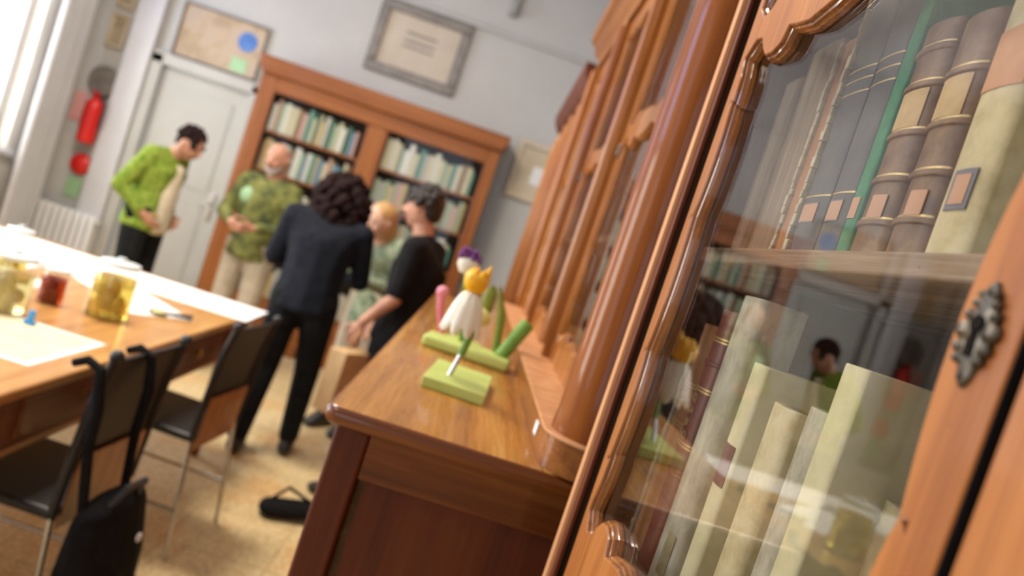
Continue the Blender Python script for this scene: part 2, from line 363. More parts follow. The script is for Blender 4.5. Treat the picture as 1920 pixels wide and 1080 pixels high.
# ------------------------------------------------------------------ ornate glazed door of a bookcase
def opening(ya, yb, zb, zt, notches, depth=.010, top='arch'):
    """outline (y,z) of a scalloped glass opening; ya < yb"""
    def side():
        zs = [zb]+notches+[zt]; out = []
        for k in range(len(zs)-1):
            a, b = zs[k], zs[k+1]; step = .012
            for j in range(13):
                s = j/12; d = depth*math.sin(PI*s)**.8
                if k == len(zs)-2: d = depth*(.5*math.cos(s*PI)+.1)-.012*max(0, s-.5)
                if k == 0: d = depth*(-.5*math.cos(s*PI)+.1)-.012*max(0, .5-s)
                out.append((d, a+step*.5*(s > 0)+(b-a-step*.5)*s if j else a+.002))
            if k < len(zs)-2: out.append((-step*.6, b-.006)); out.append((-step*.6, b+.004))
        return out
    sd = side(); w = yb-ya
    def head(z0, sgn):
        prof = [(0, 0), (.03, .016), (.07, .012), (.10, -.004), (.13, -.015), (.17, -.017), (.20, -.012), (.215, .004), (.26, -.002), (.32, -.008), (.40, -.004), (.46, .004), (.5, .012)]
        L = [(t, z0+sgn*h) for t, h in prof]
        return L+[(1-t, z) for t, z in L[-2::-1]]
    left = [(ya+d, z) for d, z in sd]
    right = [(yb-d, z) for d, z in reversed(sd)]
    h = head(zt, 1)[1:-1]; bt = head(zb, -1)[1:-1]
    return left+[(ya+w*t, z) for t, z in h]+right+[(yb-w*t, z) for t, z in bt]
def offset_poly(P, d):
    n = len(P); A = sum(P[i][0]*P[(i+1) % n][1]-P[(i+1) % n][0]*P[i][1] for i in range(n)); sg = 1 if A > 0 else -1
    out = []
    for i in range(n):
        a, b, c = Vector(P[i-1]), Vector(P[i]), Vector(P[(i+1) % n])
        e1 = (b-a).normalized(); e2 = (c-b).normalized()
        n1 = Vector((e1.y, -e1.x))*sg; n2 = Vector((e2.y, -e2.x))*sg
        m = (n1+n2); 
        if m.length < 1e-5: m = n1
        m.normalize(); k = d/max(.55, m.dot(n1)); out.append((b.x+m.x*k, b.y+m.y*k))
    return out
def board_with_holes(y0, y1, z0, z1, holes, xf, th, name, mat, parent):
    c = bpy.data.curves.new(name, 'CURVE'); c.dimensions = '2D'; c.fill_mode = 'BOTH'; c.extrude = th/2-.0012; c.bevel_depth = .0012; c.bevel_resolution = 1
    for pts in [[(y0, z0), (y1, z0), (y1, z1), (y0, z1)]]+holes:
        s = c.splines.new('POLY'); s.points.add(len(pts)-1); s.use_cyclic_u = True
        for i, p in enumerate(pts): s.points[i].co = (p[0], p[1], 0, 1)
    o = bpy.data.objects.new(name, c); COL.objects.link(o); dg = bpy.context.evaluated_depsgraph_get()
    me = bpy.data.meshes.new_from_object(o.evaluated_get(dg)); bpy.data.objects.remove(o)
    me.transform(Matrix(((0, 0, 1, xf+th/2), (1, 0, 0, 0), (0, 1, 0, 0), (0, 0, 0, 1))))
    me.materials.clear(); me.materials.append(MATS[mat]); o = bpy.data.objects.new(name, me); COL.objects.link(o)
    if parent: o.parent = parent
    return o
def moulding(P, xf, name, mat, parent, depth=.0145, inset=.0065):
    """stepped moulding inside the opening, falling back from the front face to the glass"""
    prof = [(.0012, .0022), (.0002, .0006), (-.0012, .0004), (-.0022, .0016), (-.0026, .0042), (-.0046, .0052), (-.0054, depth*.62), (-inset, depth*.72), (-inset, depth+.001), (.002, depth+.001)]
    b = MB(); rings = []
    for off, hh in prof:
        Q = offset_poly(P, off); rings.append([b.b.verts.new((xf+hh, q[0], q[1])) for q in Q])
    n = len(P)
    for i in range(len(rings)-1):
        for k in range(n): b.b.faces.new((rings[i][k], rings[i][(k+1) % n], rings[i+1][(k+1) % n], rings[i+1][k]))
    return b.build(name, mat, parent, smooth=28)
def glazed_door(parent, y0, y1, z0, z1, holes, xf, xg, mat='stile_z', mould='moulding', glass='pane'):
    dr = board_with_holes(y0, y1, z0, z1, holes, xf, .0165, 'door', mat, parent)
    for hpts in holes: moulding(hpts, xf, 'moulding', mould, dr, depth=xg-xf)
    MB().box(xg, xg+.002, y0+.03, y1-.03, z0+.03, z1-.03).build('glass_pane', glass, dr)
    return dr

# ------------------------------------------------------------------ near bookcase (right foreground)
bc = thing('bookcase', 'near walnut bookcase with scalloped glass door and bronze keyhole plate, old books inside', 'bookcase', (0, 0, 0))
XF, XG = .209, .2235
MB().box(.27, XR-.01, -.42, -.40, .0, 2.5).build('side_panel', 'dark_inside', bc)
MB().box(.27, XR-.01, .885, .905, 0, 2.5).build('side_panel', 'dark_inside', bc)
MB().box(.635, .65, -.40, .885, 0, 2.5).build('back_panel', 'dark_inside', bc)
MB().box(.215, .62, -.42, .905, 2.44, 2.5).box(.18, .64, -.44, .905, 2.5, 2.56).build('cornice', 'walnut_y', bc, bevel=.006)
MB().box(.212, .27, .896, .905, .0, 2.44).build('gap_shade_board', 'dark_inside', bc)  # dark board behind the door gap, the gap's shade put into its colour
MB().box(.2045, .2092, .878, .905, .0, 2.44).build('front_post', 'panel_z', bc, bevel=.0006)
MB().box(.1998, .208, .8952, .912, .0, 2.44).build('front_lip', 'lip', bc, bevel=.0006)
MB().box(.250, .63, -.40, .885, 1.5105, 1.5275).build('shelf', 'shelf', bc, bevel=.002)
MB().box(.250, .63, -.40, .885, 1.155, 1.1735).build('shelf', 'shelf', bc, bevel=.002)
MB().box(.250, .63, -.40, .885, 1.88, 1.90).build('shelf', 'shelf', bc, bevel=.002)
MB().box(.235, .63, -.40, .885, .0, .98).build('lower_body', 'walnut_y', bc)
NT = [1.263, 1.392, 1.550, 1.6826]
h_low = opening(.3125, .827, 1.195, 1.7357, NT, .0080)
h_up = opening(.3125, .827, 1.790, 2.36, [1.87, 2.05, 2.25], .0075)
dr = glazed_door(bc, .2828, .8465, .99, 2.43, [h_low, h_up], XF, XG)
dr2 = board_with_holes(-.33, .2725, .99, 2.43, [opening(-.27, .222, 1.195, 1.7357, NT, .0075)], XF+.0005, .016, 'door', 'stile_z', bc)
MB().box(XG, XG+.002, -.30, .25, 1.15, 1.78).build('glass_pane', 'pane', dr2)
# keyhole plate: cast leaf scrolls around a keyhole
e = MB(); KY, KZ = .3035, 1.4790; kx = XF-.0005
e.hull([((kx, KY+.0005, KZ+.0180), (.0024, .0046, .0042)), ((kx, KY, KZ+.007), (.0026, .0072, .0056))])
e.hull([((kx, KY, KZ+.007), (.0026, .0072, .0056)), ((kx, KY, KZ-.009), (.0026, .0078, .0056))])
e.hull([((kx, KY, KZ-.009), (.0026, .0078, .0056)), ((kx, KY, KZ-.0190), (.0024, .0046, .0042))])
for s in (-1, 1):
    for dz, r, dy in ((.0130, .0021, .0050), (.0078, .0025, .0068), (.0008, .0043, .0075), (-.0066, .0030, .0072), (-.0118, .0024, .0056), (.0170, .0018, .0032)):
        e.ell((kx-.0012, KY+s*(dy+.0010), KZ+dz), (.0030, r*1.15, r*1.05))
e.ell((kx, KY, KZ+.0208), (.0022, .0026, .0024)); e.ell((kx, KY, KZ-.0218), (.0020, .0025, .0022))
ep = e.build('keyhole_plate', 'bronze', dr, remesh=.0005, smoothing=7)
kh = MB(); kh.prism([(KY+.0037*math.cos(a), KZ+.0040+.0039*math.sin(a)) for a in [2*PI*i/20 for i in range(20)]], kx-.0034, kx-.0027, 'x')
kh.prism([(KY-.0021, KZ+.001), (KY+.0021, KZ+.001), (KY+.0023, KZ-.0105), (KY-.0023, KZ-.0105)], kx-.0034, kx-.0027, 'x')
kh.build('keyhole', 'keyhole_dark', dr)
MB().box(XF+.0012, XF+.0160, .2808, .2817, .995, 2.425).build('gap_shade_strip', 'black_cloth', dr)  # black strip in the gap between the doors, painting its shade
for dz in (.0180, -.0190):
    MB().ell((kx-.0026, KY, KZ+dz), (.0012, .0015, .0015)).build('pin', 'bronze', dr)

# ------------------------------------------------------------------ books of the near bookcase
def arc(y0, y1, xs, bul, n=10, grow=0):
    yc, hw = (y0+y1)/2, (y1-y0)/2+grow
    return [(xs-grow+bul*(1-math.sin(PI*k/n)), yc+hw*math.cos(PI*k/n)) for k in range(n+1)]  # from y1 to y0
def book(label, y0, y1, xs, z0, h, depth, mat, bands=(), gilt=(), labels=(), pages='page_edges', round_=.006, letters=(), tears=False, group=None, lean=0):
    t = thing('book', label, 'book', (xs, (y0+y1)/2, z0), 0, group); ox, oy = xs, (y0+y1)/2
    a, b = y0-oy, y1-oy; th = min(.0028, (y1-y0)*.2)
    A = arc(a, b, 0, round_)
    U = [(depth, b)]+A+[(depth, a), (depth, a+th), (.012, a+th), (.012, b-th), (depth, b-th)]
    c = MB().prism(U, 0, h)
    for z in bands:
        G = arc(a, b, 0, round_, grow=.0018); c.prism([(.02, b+.0005)]+G+[(.02, a-.0005)], z-.0025, z+.0025)
    cv = c.build('cover', mat, t, bevel=.0012, smooth=50)
    MB().box(.010, depth-.005, a+th, b-th, .004, h-.004).build('page_block', pages, t)
    for z in gilt:
        G = arc(a, b, 0, round_, grow=.0004)[1:-1]; MB().prism([(G[0][0]+.002, G[0][1])]+G+[(G[-1][0]+.002, G[-1][1])], z-.0008, z+.0008).build('gilt_line', 'gold', cv)
    for li, (z, zh, m, f0, f1) in enumerate(labels):
        G = arc(a, b, 0, round_, n=20, grow=.0007+.0004*li)
        G = [g for g in G if a+(b-a)*f0 <= g[1] <= a+(b-a)*f1]
        MB().prism(G+[(g[0]+.0006, g[1]) for g in reversed(G)], z, z+zh).build('spine_label', m, cv, smooth=60)
    for (z, s, txt) in letters:
        m = Matrix(((0, 0, -1, -.0009), (-1, 0, 0, 0), (0, 1, 0, z), (0, 0, 0, 1)))
        text_mesh(txt, s, 'spine_lettering', 'gold', cv, m)
    if tears:
        r = MB(); z = 0
        while z < h*.98:
            dz = random.uniform(.006, .016); w_ = random.uniform(.0025, .007)
            r.box(-.002-random.uniform(0, .002), .006, b-w_, b+.0015, z, min(h, z+dz)); z += dz
        r.build('torn_edge', 'ragged_paper', cv, bevel=.001)
    return t
Z1 = 1.5278
# upper shelf, from far to near
book('frayed grey-brown paper bundle furthest left on the upper shelf behind glass', 0.8204, 0.8686, 0.2737, Z1, 0.2062, 0.2, 'paper_bound', bands=(), gilt=(), labels=(), round_=0.0018)
book('pale tan paper-bound volume with fibrous spine on the upper shelf left', 0.7475, 0.8177, 0.2737, Z1, 0.2299, 0.2, 'paper_bound', bands=(), gilt=(), labels=(), round_=0.0026)
book('brown thin volume with frayed tan edge left of the tall slate book', 0.6975, 0.7423, 0.2755, Z1, 0.2211, 0.2, 'tan_leather', bands=(), gilt=(), labels=(), round_=0.0026, tears=True)
book('tall slate grey book with torn cream edge on the upper shelf', 0.6379, 0.6914, 0.2685, Z1, 0.2501, 0.2, 'slate_cloth', bands=(), gilt=(0.1509, 0.1632, 0.1737, 0.0553), labels=((0.0298, 0.0193, 'sticker_edge', 0.2, 0.9), (0.0311, 0.0167, 'sticker', 0.26, 0.84)), round_=0.0035, tears=True)
book('tall slate grey book beside the thin green book on the upper shelf', 0.5958, 0.6361, 0.2685, Z1, 0.2439, 0.2, 'slate_cloth', bands=(), gilt=(0.1509, 0.1632, 0.1737, 0.0553), labels=((0.0298, 0.0193, 'sticker_edge', 0.2, 0.9), (0.0311, 0.0167, 'sticker', 0.26, 0.84)), round_=0.0035)
book('thin bright green cloth book on the upper shelf', 0.5756, 0.594, 0.2685, Z1, 0.2632, 0.2, 'green_cloth', bands=(), gilt=(), labels=((0.0316, 0.0175, 'sticker', 0.15, 0.85),), round_=0.0026)
book('thick brown leather book with gold bands beside the green book', 0.5247, 0.5703, 0.265, Z1, 0.1816, 0.2, 'brown_leather', bands=(0.0263, 0.0597, 0.0948, 0.1316, 0.1597), gilt=(0.0298, 0.0632, 0.0983, 0.1351, 0.1632), labels=((0.0991, 0.029, 'label_tan', 0.12, 0.88), (0.0298, 0.0175, 'sticker', 0.15, 0.62)), round_=0.0088)
book('brown leather book with gold bands left of the vellum volume with orange label', 0.4764, 0.5194, 0.265, Z1, 0.1728, 0.2, 'brown_leather', bands=(0.0263, 0.0597, 0.0948, 0.1316), gilt=(0.0298, 0.0632, 0.0983, 0.1351), labels=((0.0991, 0.029, 'label_tan', 0.12, 0.88), (0.0298, 0.0175, 'sticker', 0.15, 0.62)), round_=0.0088)
book('tall vellum volume with orange title patch on the upper shelf right', 0.4273, 0.472, 0.2659, Z1, 0.2299, 0.2, 'vellum', bands=(), gilt=(), labels=((0.1097, 0.0395, 'orange_label', 0.05, 0.95), (0.0316, 0.0263, 'sticker_edge', 0.25, 0.8), (0.0351, 0.0193, 'sticker', 0.32, 0.73)), round_=0.0061)
book('pale greenish book nearest the keyhole on the upper shelf', 0.351, 0.4212, 0.2852, Z1, 0.2299, 0.2, 'pale_lining', bands=(), gilt=(), labels=(), round_=0.0026)
Z2 = 1.1738
book('worn dark green book behind the reflection on the lower shelf', 0.8642, 0.8835, 0.279, Z2, 0.2299, 0.2, 'dark_green_cloth', bands=(), gilt=(), labels=(), round_=0.0026, tears=True)
book('tan leather book with gilt lines left of the red-brown book', 0.8116, 0.8616, 0.2702, Z2, 0.2685, 0.09, 'tan_leather', bands=(), gilt=(0.1492, 0.1527, 0.1948, 0.1983), labels=(), round_=0.0079, letters=((0.1799, 0.0088, 'RO'), (0.1702, 0.0088, 'MA'), (0.1597, 0.0088, 'HIS')))
book('red-brown leather book with gold lettering on the lower shelf', 0.7651, 0.8081, 0.2676, Z2, 0.2895, 0.09, 'red_leather', bands=(0.1053, 0.2299), gilt=(0.136, 0.1395, 0.1983, 0.2018, 0.2544, 0.258), labels=(), round_=0.0088, letters=((0.1895, 0.0123, 'IQ'), (0.1755, 0.0123, 'GA'), (0.1614, 0.0123, 'BI'), (0.1474, 0.0123, 'NO')))
book('tall mottled grey vellum book on the lower shelf', 0.7002, 0.7598, 0.2659, Z2, 0.3088, 0.05, 'vellum_grey', bands=(), gilt=(), labels=((0.0175, 0.0439, 'vellum_dark', 0.1, 0.5),), round_=0.0105)
book('cream vellum book with dark red label on the lower shelf', 0.655, 0.689, 0.273, Z2, 0.2501, 0.075, 'vellum_green', bands=(), gilt=(), labels=((0.1316, 0.0395, 'dark_label', 0.08, 0.92),), round_=0.0053)
book('cream vellum book with darkened head beside the one with dark red label', 0.575, 0.622, 0.272, Z2, 0.2264, 0.055, 'vellum', bands=(), gilt=(), labels=(), round_=0.0088)
book('greyish vellum book left of the tall yellowish one on the lower shelf', 0.522, 0.558, 0.272, Z2, 0.2369, 0.055, 'vellum_grey', bands=(), gilt=(), labels=(), round_=0.0079)
book('tall yellowish vellum book lower shelf right', 0.478, 0.512, 0.264, Z2, 0.2764, 0.085, 'vellum_green', bands=(), gilt=(), labels=(), round_=0.0044)
book('dull brown-edged vellum book nearest the keyhole on the lower shelf', 0.4124, 0.472, 0.2983, Z2, 0.2, 0.1, 'vellum_dark', bands=(), gilt=(), labels=(), round_=0.0053)
book('low cream vellum book beside the door stile on the lower shelf', 0.351, 0.4054, 0.2939, Z2, 0.16, 0.1, 'vellum', bands=(), gilt=(), labels=(), round_=0.0053)

# ------------------------------------------------------------------ middle cupboard, worktop, upper case
CY0, CY1 = 1.062, 3.40
cb = thing('cupboard', 'lower walnut cupboard with framed end panel under the projecting worktop', 'cupboard')
MB().box(-.055, .25, CY0+.012, CY0+.03, .1, 1.125).build('end_panel', 'panel_z', cb)
MB().box(-.120, -.068, CY0, CY0+.05, .0, 1.138).build('corner_stile', 'panel_z', cb, bevel=.006, seg=3)
MB().box(-.0675, .30, CY0+.002, CY0+.028, 1.068, 1.138).build('top_rail', 'walnut_x', cb, bevel=.002)
MB().box(-.0675, .30, CY0+.002, CY0+.028, .06, .16).build('bottom_rail', 'walnut_x', cb, bevel=.002)
MB().box(-.11, .60, CY0+.052, CY1, .06, 1.137).build('body', 'walnut_y', cb)
for a in (1.17, 1.90, 2.64):
    dd = MB().box(-.128, -.11, a, a+.70, .12, 1.10).build('door', 'stile_z', cb, bevel=.004)
    MB().box(-.134, -.128, a+.09, a+.61, .22, 1.0).build('raised_panel', 'panel_z', dd, bevel=.004)
# worktop with a rounded nose all round
def rounded_slab(x0, x1, y0, y1, rc, z0, z1, nose):
    prof = []; zc = (z0+z1)/2; hh = (z1-z0)/2
    for k in range(9): a = -PI/2+PI*k/8; prof.append((nose*(math.cos(a)-1), zc+hh*math.sin(a)))
    def ring(off):
        pts = []; r = rc
        for k in range(9):
            a = PI+PI/2*k/8; pts.append((x0+r+(r+off)*math.cos(a), y0+r+(r+off)*math.sin(a)))
        pts += [(x1, y0-off), (x1, y1+off)]
        for k in range(9):
            a = PI/2+PI/2*k/8; pts.append((x0+r+(r+off)*math.cos(a), y1-r+(r+off)*math.sin(a)))
        return pts
    b = MB(); rings = [[b.b.verts.new((p[0], p[1], z)) for p in ring(off)] for off, z in prof]; n = len(rings[0])
    for i in range(len(rings)-1):
        for k in range(n): b.b.faces.new((rings[i][k], rings[i][(k+1) % n], rings[i+1][(k+1) % n], rings[i+1][k]))
    b.b.faces.new(rings[0][::-1]); b.b.faces.new(rings[-1]); return b
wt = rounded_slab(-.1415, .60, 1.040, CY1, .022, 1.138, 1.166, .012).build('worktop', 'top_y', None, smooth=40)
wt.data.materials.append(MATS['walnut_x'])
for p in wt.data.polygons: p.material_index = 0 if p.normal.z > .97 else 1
tag(wt, 'polished walnut worktop with rounded nose carrying the painted flower figures', 'worktop')

up = thing('bookcase', 'tall walnut upper bookcase with round corner column standing on the worktop', 'bookcase', (0, 0, 0))
PX, PZ = .172, 1.1665
def qshape(xe, y0, r, y1, xb):
    pts = [(xe+r+r*math.cos(a), y0+r+r*math.sin(a)) for a in [PI*1.5-PI/2*k/14 for k in range(15)]]
    return [(xb, y0)]+pts+[(xe, y1), (xb, y1)]
MB().prism(qshape(PX, 1.036, .066, CY1, .60), PZ, 1.214).build('plinth', 'walnut_y', up, smooth=40)
MB().prism(qshape(PX-.003, 1.033, .068, CY1, .60), 1.214, 1.2185).build('plinth_bead', 'lip', up, bevel=.001, smooth=40)
MB().box(.1695, .1712, 1.16, 1.19, 1.185, 1.205).build('paper_tag', 'paper', up)
MB().lathe([(.060, 1.2185), (.0605, 1.23), (.0585, 1.25), (.0585, 2.30), (.062, 2.34)], (.242, 1.108, 0), n=96).build('corner_column', 'column_z', up)
MB().box(.255, .30, 1.066, 1.19, 1.2185, 2.36).build('corner_post', 'walnut_z', up)
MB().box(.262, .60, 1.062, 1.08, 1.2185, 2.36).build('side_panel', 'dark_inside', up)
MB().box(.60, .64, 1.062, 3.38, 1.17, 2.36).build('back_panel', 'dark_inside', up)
for i, (ya, yb_) in enumerate(((1.195, 1.90), (1.985, 2.66), (2.70, 3.36))):
    hh = [opening(ya+.055, yb_-.055, 1.285, 1.785, [1.37, 1.52, 1.70], .008), opening(ya+.055, yb_-.055, 1.835, 2.27, [1.92, 2.18], .008)]
    dd = board_with_holes(ya, yb_, 1.2195, 2.34, hh, .247, .012, 'door', 'walnut_z', up)
    for hp in hh: moulding(hp, .247, 'moulding', 'walnut_z', dd, depth=.012)
    MB().box(.2595, .2615, ya+.03, yb_-.03, 1.24, 2.32).build('glass_pane', 'pane', dd)
    MB().ell((.244, yb_-.025, 1.77), (.004, .010, .02)).build('keyhole_plate', 'bronze', dd)
for y in (1.905, 2.665, 3.375):
    MB().box(.228, .27, y, y+.035, 1.2185, 2.36).tube([(.228, y+.0175, 1.25), (.228, y+.0175, 2.33)], .016, 14).build('pilaster', 'walnut_z', up, bevel=.003)
for z in (1.55, 1.86):
    MB().box(.30, .60, 1.08, CY1, z, z+.018).build('shelf', 'shelf', up)
# cornice stepping out over the facade
pr = [(.60, 2.36), (.235, 2.36), (.228, 2.38), (.205, 2.40), (.195, 2.43), (.17, 2.45), (.165, 2.50), (.60, 2.50)]
MB().prism(pr, 1.06, CY1, 'y').build('cornice', 'walnut_y', up, bevel=.002)
bk = [('green_cloth', 'green'), ('paper', 'white'), ('slate_cloth', 'grey'), ('vellum', 'cream'), ('red_leather', 'dark red'), ('blue_patch', 'blue')]
def simple_book(name, label, cat_group, x0, x1, y0, y1, z0, z1, mat, axis='x'):
    """small upright book: boards, spine and page block; spine towards -x or -y"""
    b = MB()
    if axis == 'x':
        t = min(.004, (y1-y0)*.2); b.prism([(x1, y1), (x0+.004, y1), (x0, (y0+y1)/2), (x0+.004, y0), (x1, y0), (x1, y0+t), (x0+.01, y0+t), (x0+.01, y1-t), (x1, y1-t)], z0, z1)
        o = b.build(name, mat); MB().box(x0+.009, x1-.006, y0+t, y1-t, z0+.002, z1-.006).build('page_block', 'paper', o)
    else:
        t = min(.004, (x1-x0)*.2); b.prism([(x0, y1), (x0, y0+.004), ((x0+x1)/2, y0), (x1, y0+.004), (x1, y1), (x1-t, y1), (x1-t, y0+.01), (x0+t, y0+.01), (x0+t, y1)], z0, z1)
        o = b.build(name, mat); MB().box(x0+t, x1-t, y0+.009, y1-.006, z0+.002, z1-.006).build('page_block', 'paper', o)
    return tag(o, label, 'book', cat_group)
for z, row in ((1.2187, 'bottom'), (1.568, 'middle'), (1.878, 'top')):
    y = 1.2
    while y < 1.88:
        w_ = random.uniform(.025, .055); m, cn = random.choice(bk)
        simple_book('book', '%s book on the %s shelf behind the round column' % (cn, row), 'books behind the corner column', .31, .50, y, y+w_-.001, z, z+random.uniform(.2, .27), m); y += w_

# far case: lower and plainer, continuing along the wall
fc = thing('bookcase', 'furthest walnut bookcase along the right wall with dark cornice', 'bookcase')
MB().box(-.05, .60, 3.42, 5.2, .0, 1.15).build('lower_body', 'walnut_y', fc, bevel=.004)
MB().box(.26, .60, 3.42, 5.2, 1.15, 2.26).build('upper_body', 'dark_inside', fc)
for i in range(6):
    y = 3.45+i*.33
    MB().box(.228, .26, y, y+.07, 1.15, 2.26).build('pilaster', 'walnut_z', fc, bevel=.01)
for i in range(5):
    y = 3.525+i*.33
    MB().box(.245, .26, y, y+.25, 1.15, 2.26).build('door', 'stile_z', fc, bevel=.004)
MB().prism([(.60, 2.26), (.225, 2.26), (.19, 2.32), (.18, 2.37), (.60, 2.37)], 3.42, 4.9, 'y').build('cornice', 'panel_z', fc, bevel=.002)

# ------------------------------------------------------------------ painted wooden flower figures on the worktop
fl = thing('flower_figure', 'painted wooden daisy with drooping white petals and yellow tulip head on green base', 'ornament', (.037, 1.455, 1.1662), R(-4))
MB().box(-.060, .060, -.115, .110, 0, .020).build('base', 'lime', fl, bevel=.002)
MB().tube([(-.020, -.03, .018), (-.010, -.02, .070)], .0048, 12).build('metal_rod', 'steel', fl)
MB().tube([(-.011, -.021, .062), (-.006, -.018, .10), (-.020, -.01, .19)], .0075, 12).build('stem', 'lime_dark', fl)
fc_ = Vector((-.028, -.01, .185))
for k in range(9):
    a = 2*PI*k/9+.3; b = MB(); o_ = Vector((math.cos(a), math.sin(a), 0)); s_ = Vector((-math.sin(a), math.cos(a), 0))
    rings = []
    for t, wd, rd, dz in ((0, .004, .008, .0), (.2, .008, .018, -.012), (.45, .0125, .026, -.034), (.75, .013, .033, -.064), (.93, .008, .037, -.082), (1, .002, .038, -.087)):
        c = fc_+o_*rd+Vector((0, 0, dz)); rings.append([b.b.verts.new(c+s_*wd*x+o_*y) for x, y in ((-1, 0), (-.4, .0045), (.4, .0045), (1, 0), (.3, -.002), (-.3, -.002))])
    for i in range(5):
        for j in range(6): b.b.faces.new((rings[i][j], rings[i][(j+1) % 6], rings[i+1][(j+1) % 6], rings[i+1][j]))
    b.b.faces.new(rings[0]); b.b.faces.new(rings[-1]); b.build('petal', 'petal', fl, smooth=50)
b = MB().lathe([(.0, -.004), (.014, -.002), (.022, .008), (.025, .020), (.024, .031), (.018, .036)], fc_, n=20)
hd = b.build('flower_head', 'yolk', fl)
for k in range(6):
    a = 2*PI*k/6; c = fc_+Vector((math.cos(a)*.013, math.sin(a)*.013, .026))
    MB().hull([(c, (.013, .013, .012)), (c+Vector((math.cos(a)*.002+.004, math.sin(a)*.002, .020+.010*(k == 0))), .0018)]).build('petal_tip', 'yolk', hd)
# second figure lying behind: green bar, leaning green tube, purple bud
f2 = thing('flower_figure', 'painted flower figure with purple head and leaning green tube behind the daisy', 'ornament', (.038, 1.83, 1.1662), R(-6))
MB().box(-.105, .115, -.05, .05, 0, .030).build('base', 'lime', f2, bevel=.010, seg=3)
MB().tube([(.085, .0, .025), (.125, .03, .125)], [.017, .019], 16).build('leaning_tube', 'lime_dark', f2, bevel=.003)
MB().tube([(-.02, .02, .028), (-.045, .03, .12), (-.06, .02, .20)], .006).build('stem', 'lime_dark', f2)
MB().tube([(.07, .03, .028), (.055, .04, .12), (.030, .03, .19)], [.010, .012, .004]).build('leaf', 'olive', f2)
c = Vector((-.062, .02, .225))
MB().lathe([(0, -.035), (.018, -.030), (.028, -.012), (.026, .006), (.014, .012)], c, n=18).build('white_cup', 'petal', f2)
b = MB()
for k in range(26): b.ell(c+Vector((random.uniform(-.022, .022), random.uniform(-.02, .02), random.uniform(.004, .026))), .009, sub=1)
b.build('purple_head', 'purple', f2)
f3 = thing('flower_figure', 'small pink and yellow flower figure with olive leaf furthest along the worktop', 'ornament', (.03, 2.02, 1.1662), 0)
MB().lathe([(0, 0), (.05, 0), (.05, .012), (0, .012)], n=24).build('base', 'lime', f3)
MB().tube([(0, 0, .01), (0, 0, .10)], .006).build('stem', 'lime_dark', f3)
MB().ell((.0, 0, .085), (.055, .03, .030)).build('yellow_bloom', 'yellow_soft', f3)
MB().tube([(-.06, -.01, .0), (-.085, -.02, .07), (-.095, -.02, .115)], [.006, .010, .014]).ell((-.095, -.02, .12), .018).build('pink_bud', 'pink', f3)
MB().ell((.03, .03, .13), (.02, .01, .05)).build('leaf', 'olive', f3)

# ------------------------------------------------------------------ far bookcase
fb = thing('bookcase', 'wide walnut bookcase full of pale books on the far wall', 'bookcase', (0, 0, 0))
BX0, BX1, BY = -2.17, -.11, 6.30
MB().box(BX0, BX0+.14, BY, BY+.03, 0, 2.2).build('left_stile', 'far_wood_z', fb, bevel=.006)
MB().box(BX1-.10, BX1, BY, BY+.03, 0, 2.2).build('right_stile', 'far_wood_z', fb, bevel=.006)
MB().box(-1.225, -1.045, BY, BY+.03, .1, 2.068).build('centre_stile', 'far_wood_z', fb, bevel=.006)
MB().box(BX0+.14, BX1-.10, BY, BY+.03, 2.07, 2.2).build('top_rail', 'far_wood_x', fb, bevel=.004)
MB().prism([(BX0, 2.2), (BX0-.03, 2.25), (BX0-.05, 2.34), (BX1+.05, 2.34), (BX1+.03, 2.25), (BX1, 2.2)], BY-.04, 6.64, 'y').build('cornice', 'far_wood_x', fb, bevel=.012)
MB().box(BX0, BX0+.02, BY+.03, 6.64, 0, 2.2).box(BX1-.02, BX1, BY+.03, 6.64, 0, 2.2).box(BX0, BX1, 6.62, 6.64, 0, 2.2).box(-1.145, -1.125, BY+.03, 6.62, 0, 2.2).build('carcass', 'dark_inside', fb)
for z in (.42, .76, 1.10, 1.44, 1.765):
    for a, b_ in ((BX0+.02, -1.145), (-1.125, BX1-.02)):
        MB().box(a, b_, BY+.032, 6.62, z-.022, z).build('shelf', 'far_wood_x', fb)
MB().box(BX0+.14, -1.225, BY+.002, BY+.028, .0, .40).box(-1.045, BX1-.10, BY+.002, BY+.028, 0, .40).build('lower_panel', 'far_wood_x', fb, bevel=.004)
for a, b_ in ((BX0+.14, -1.225), (-1.045, BX1-.10)):
    MB().box(a, b_, BY+.012, BY+.015, .4, 2.07).build('glass_pane', 'pane_far', fb)
cols = {'pale green': (.34,.42,.30), 'cream': (.62,.56,.40), 'white': (.68,.67,.62), 'teal': (.10,.25,.20), 'ochre': (.52,.38,.18), 'grey': (.40,.40,.38), 'dark green': (.06,.14,.09), 'blue': (.12,.24,.38), 'pink': (.55,.34,.30), 'brown': (.25,.14,.08)}
for cn, c in cols.items(): mottled('far_'+cn, tuple(v*.85 for v in c), c, 9, .6, 0)
protos = {}
sn = {.42: 'bottom', .76: 'fourth', 1.10: 'third', 1.44: 'second', 1.765: 'top'}
def far_book(cn, key):
    m = MB().prism([(0, .17), (0, .004), (.5, 0), (1, .004), (1, .17), (.9, .17), (.9, .01), (.1, .01), (.1, .17)], 0, 1)
    o = m.build('book', 'far_'+cn); p = MB().box(.1, .9, .009, .165, .01, .98).build('page_block', 'paper', o); return o
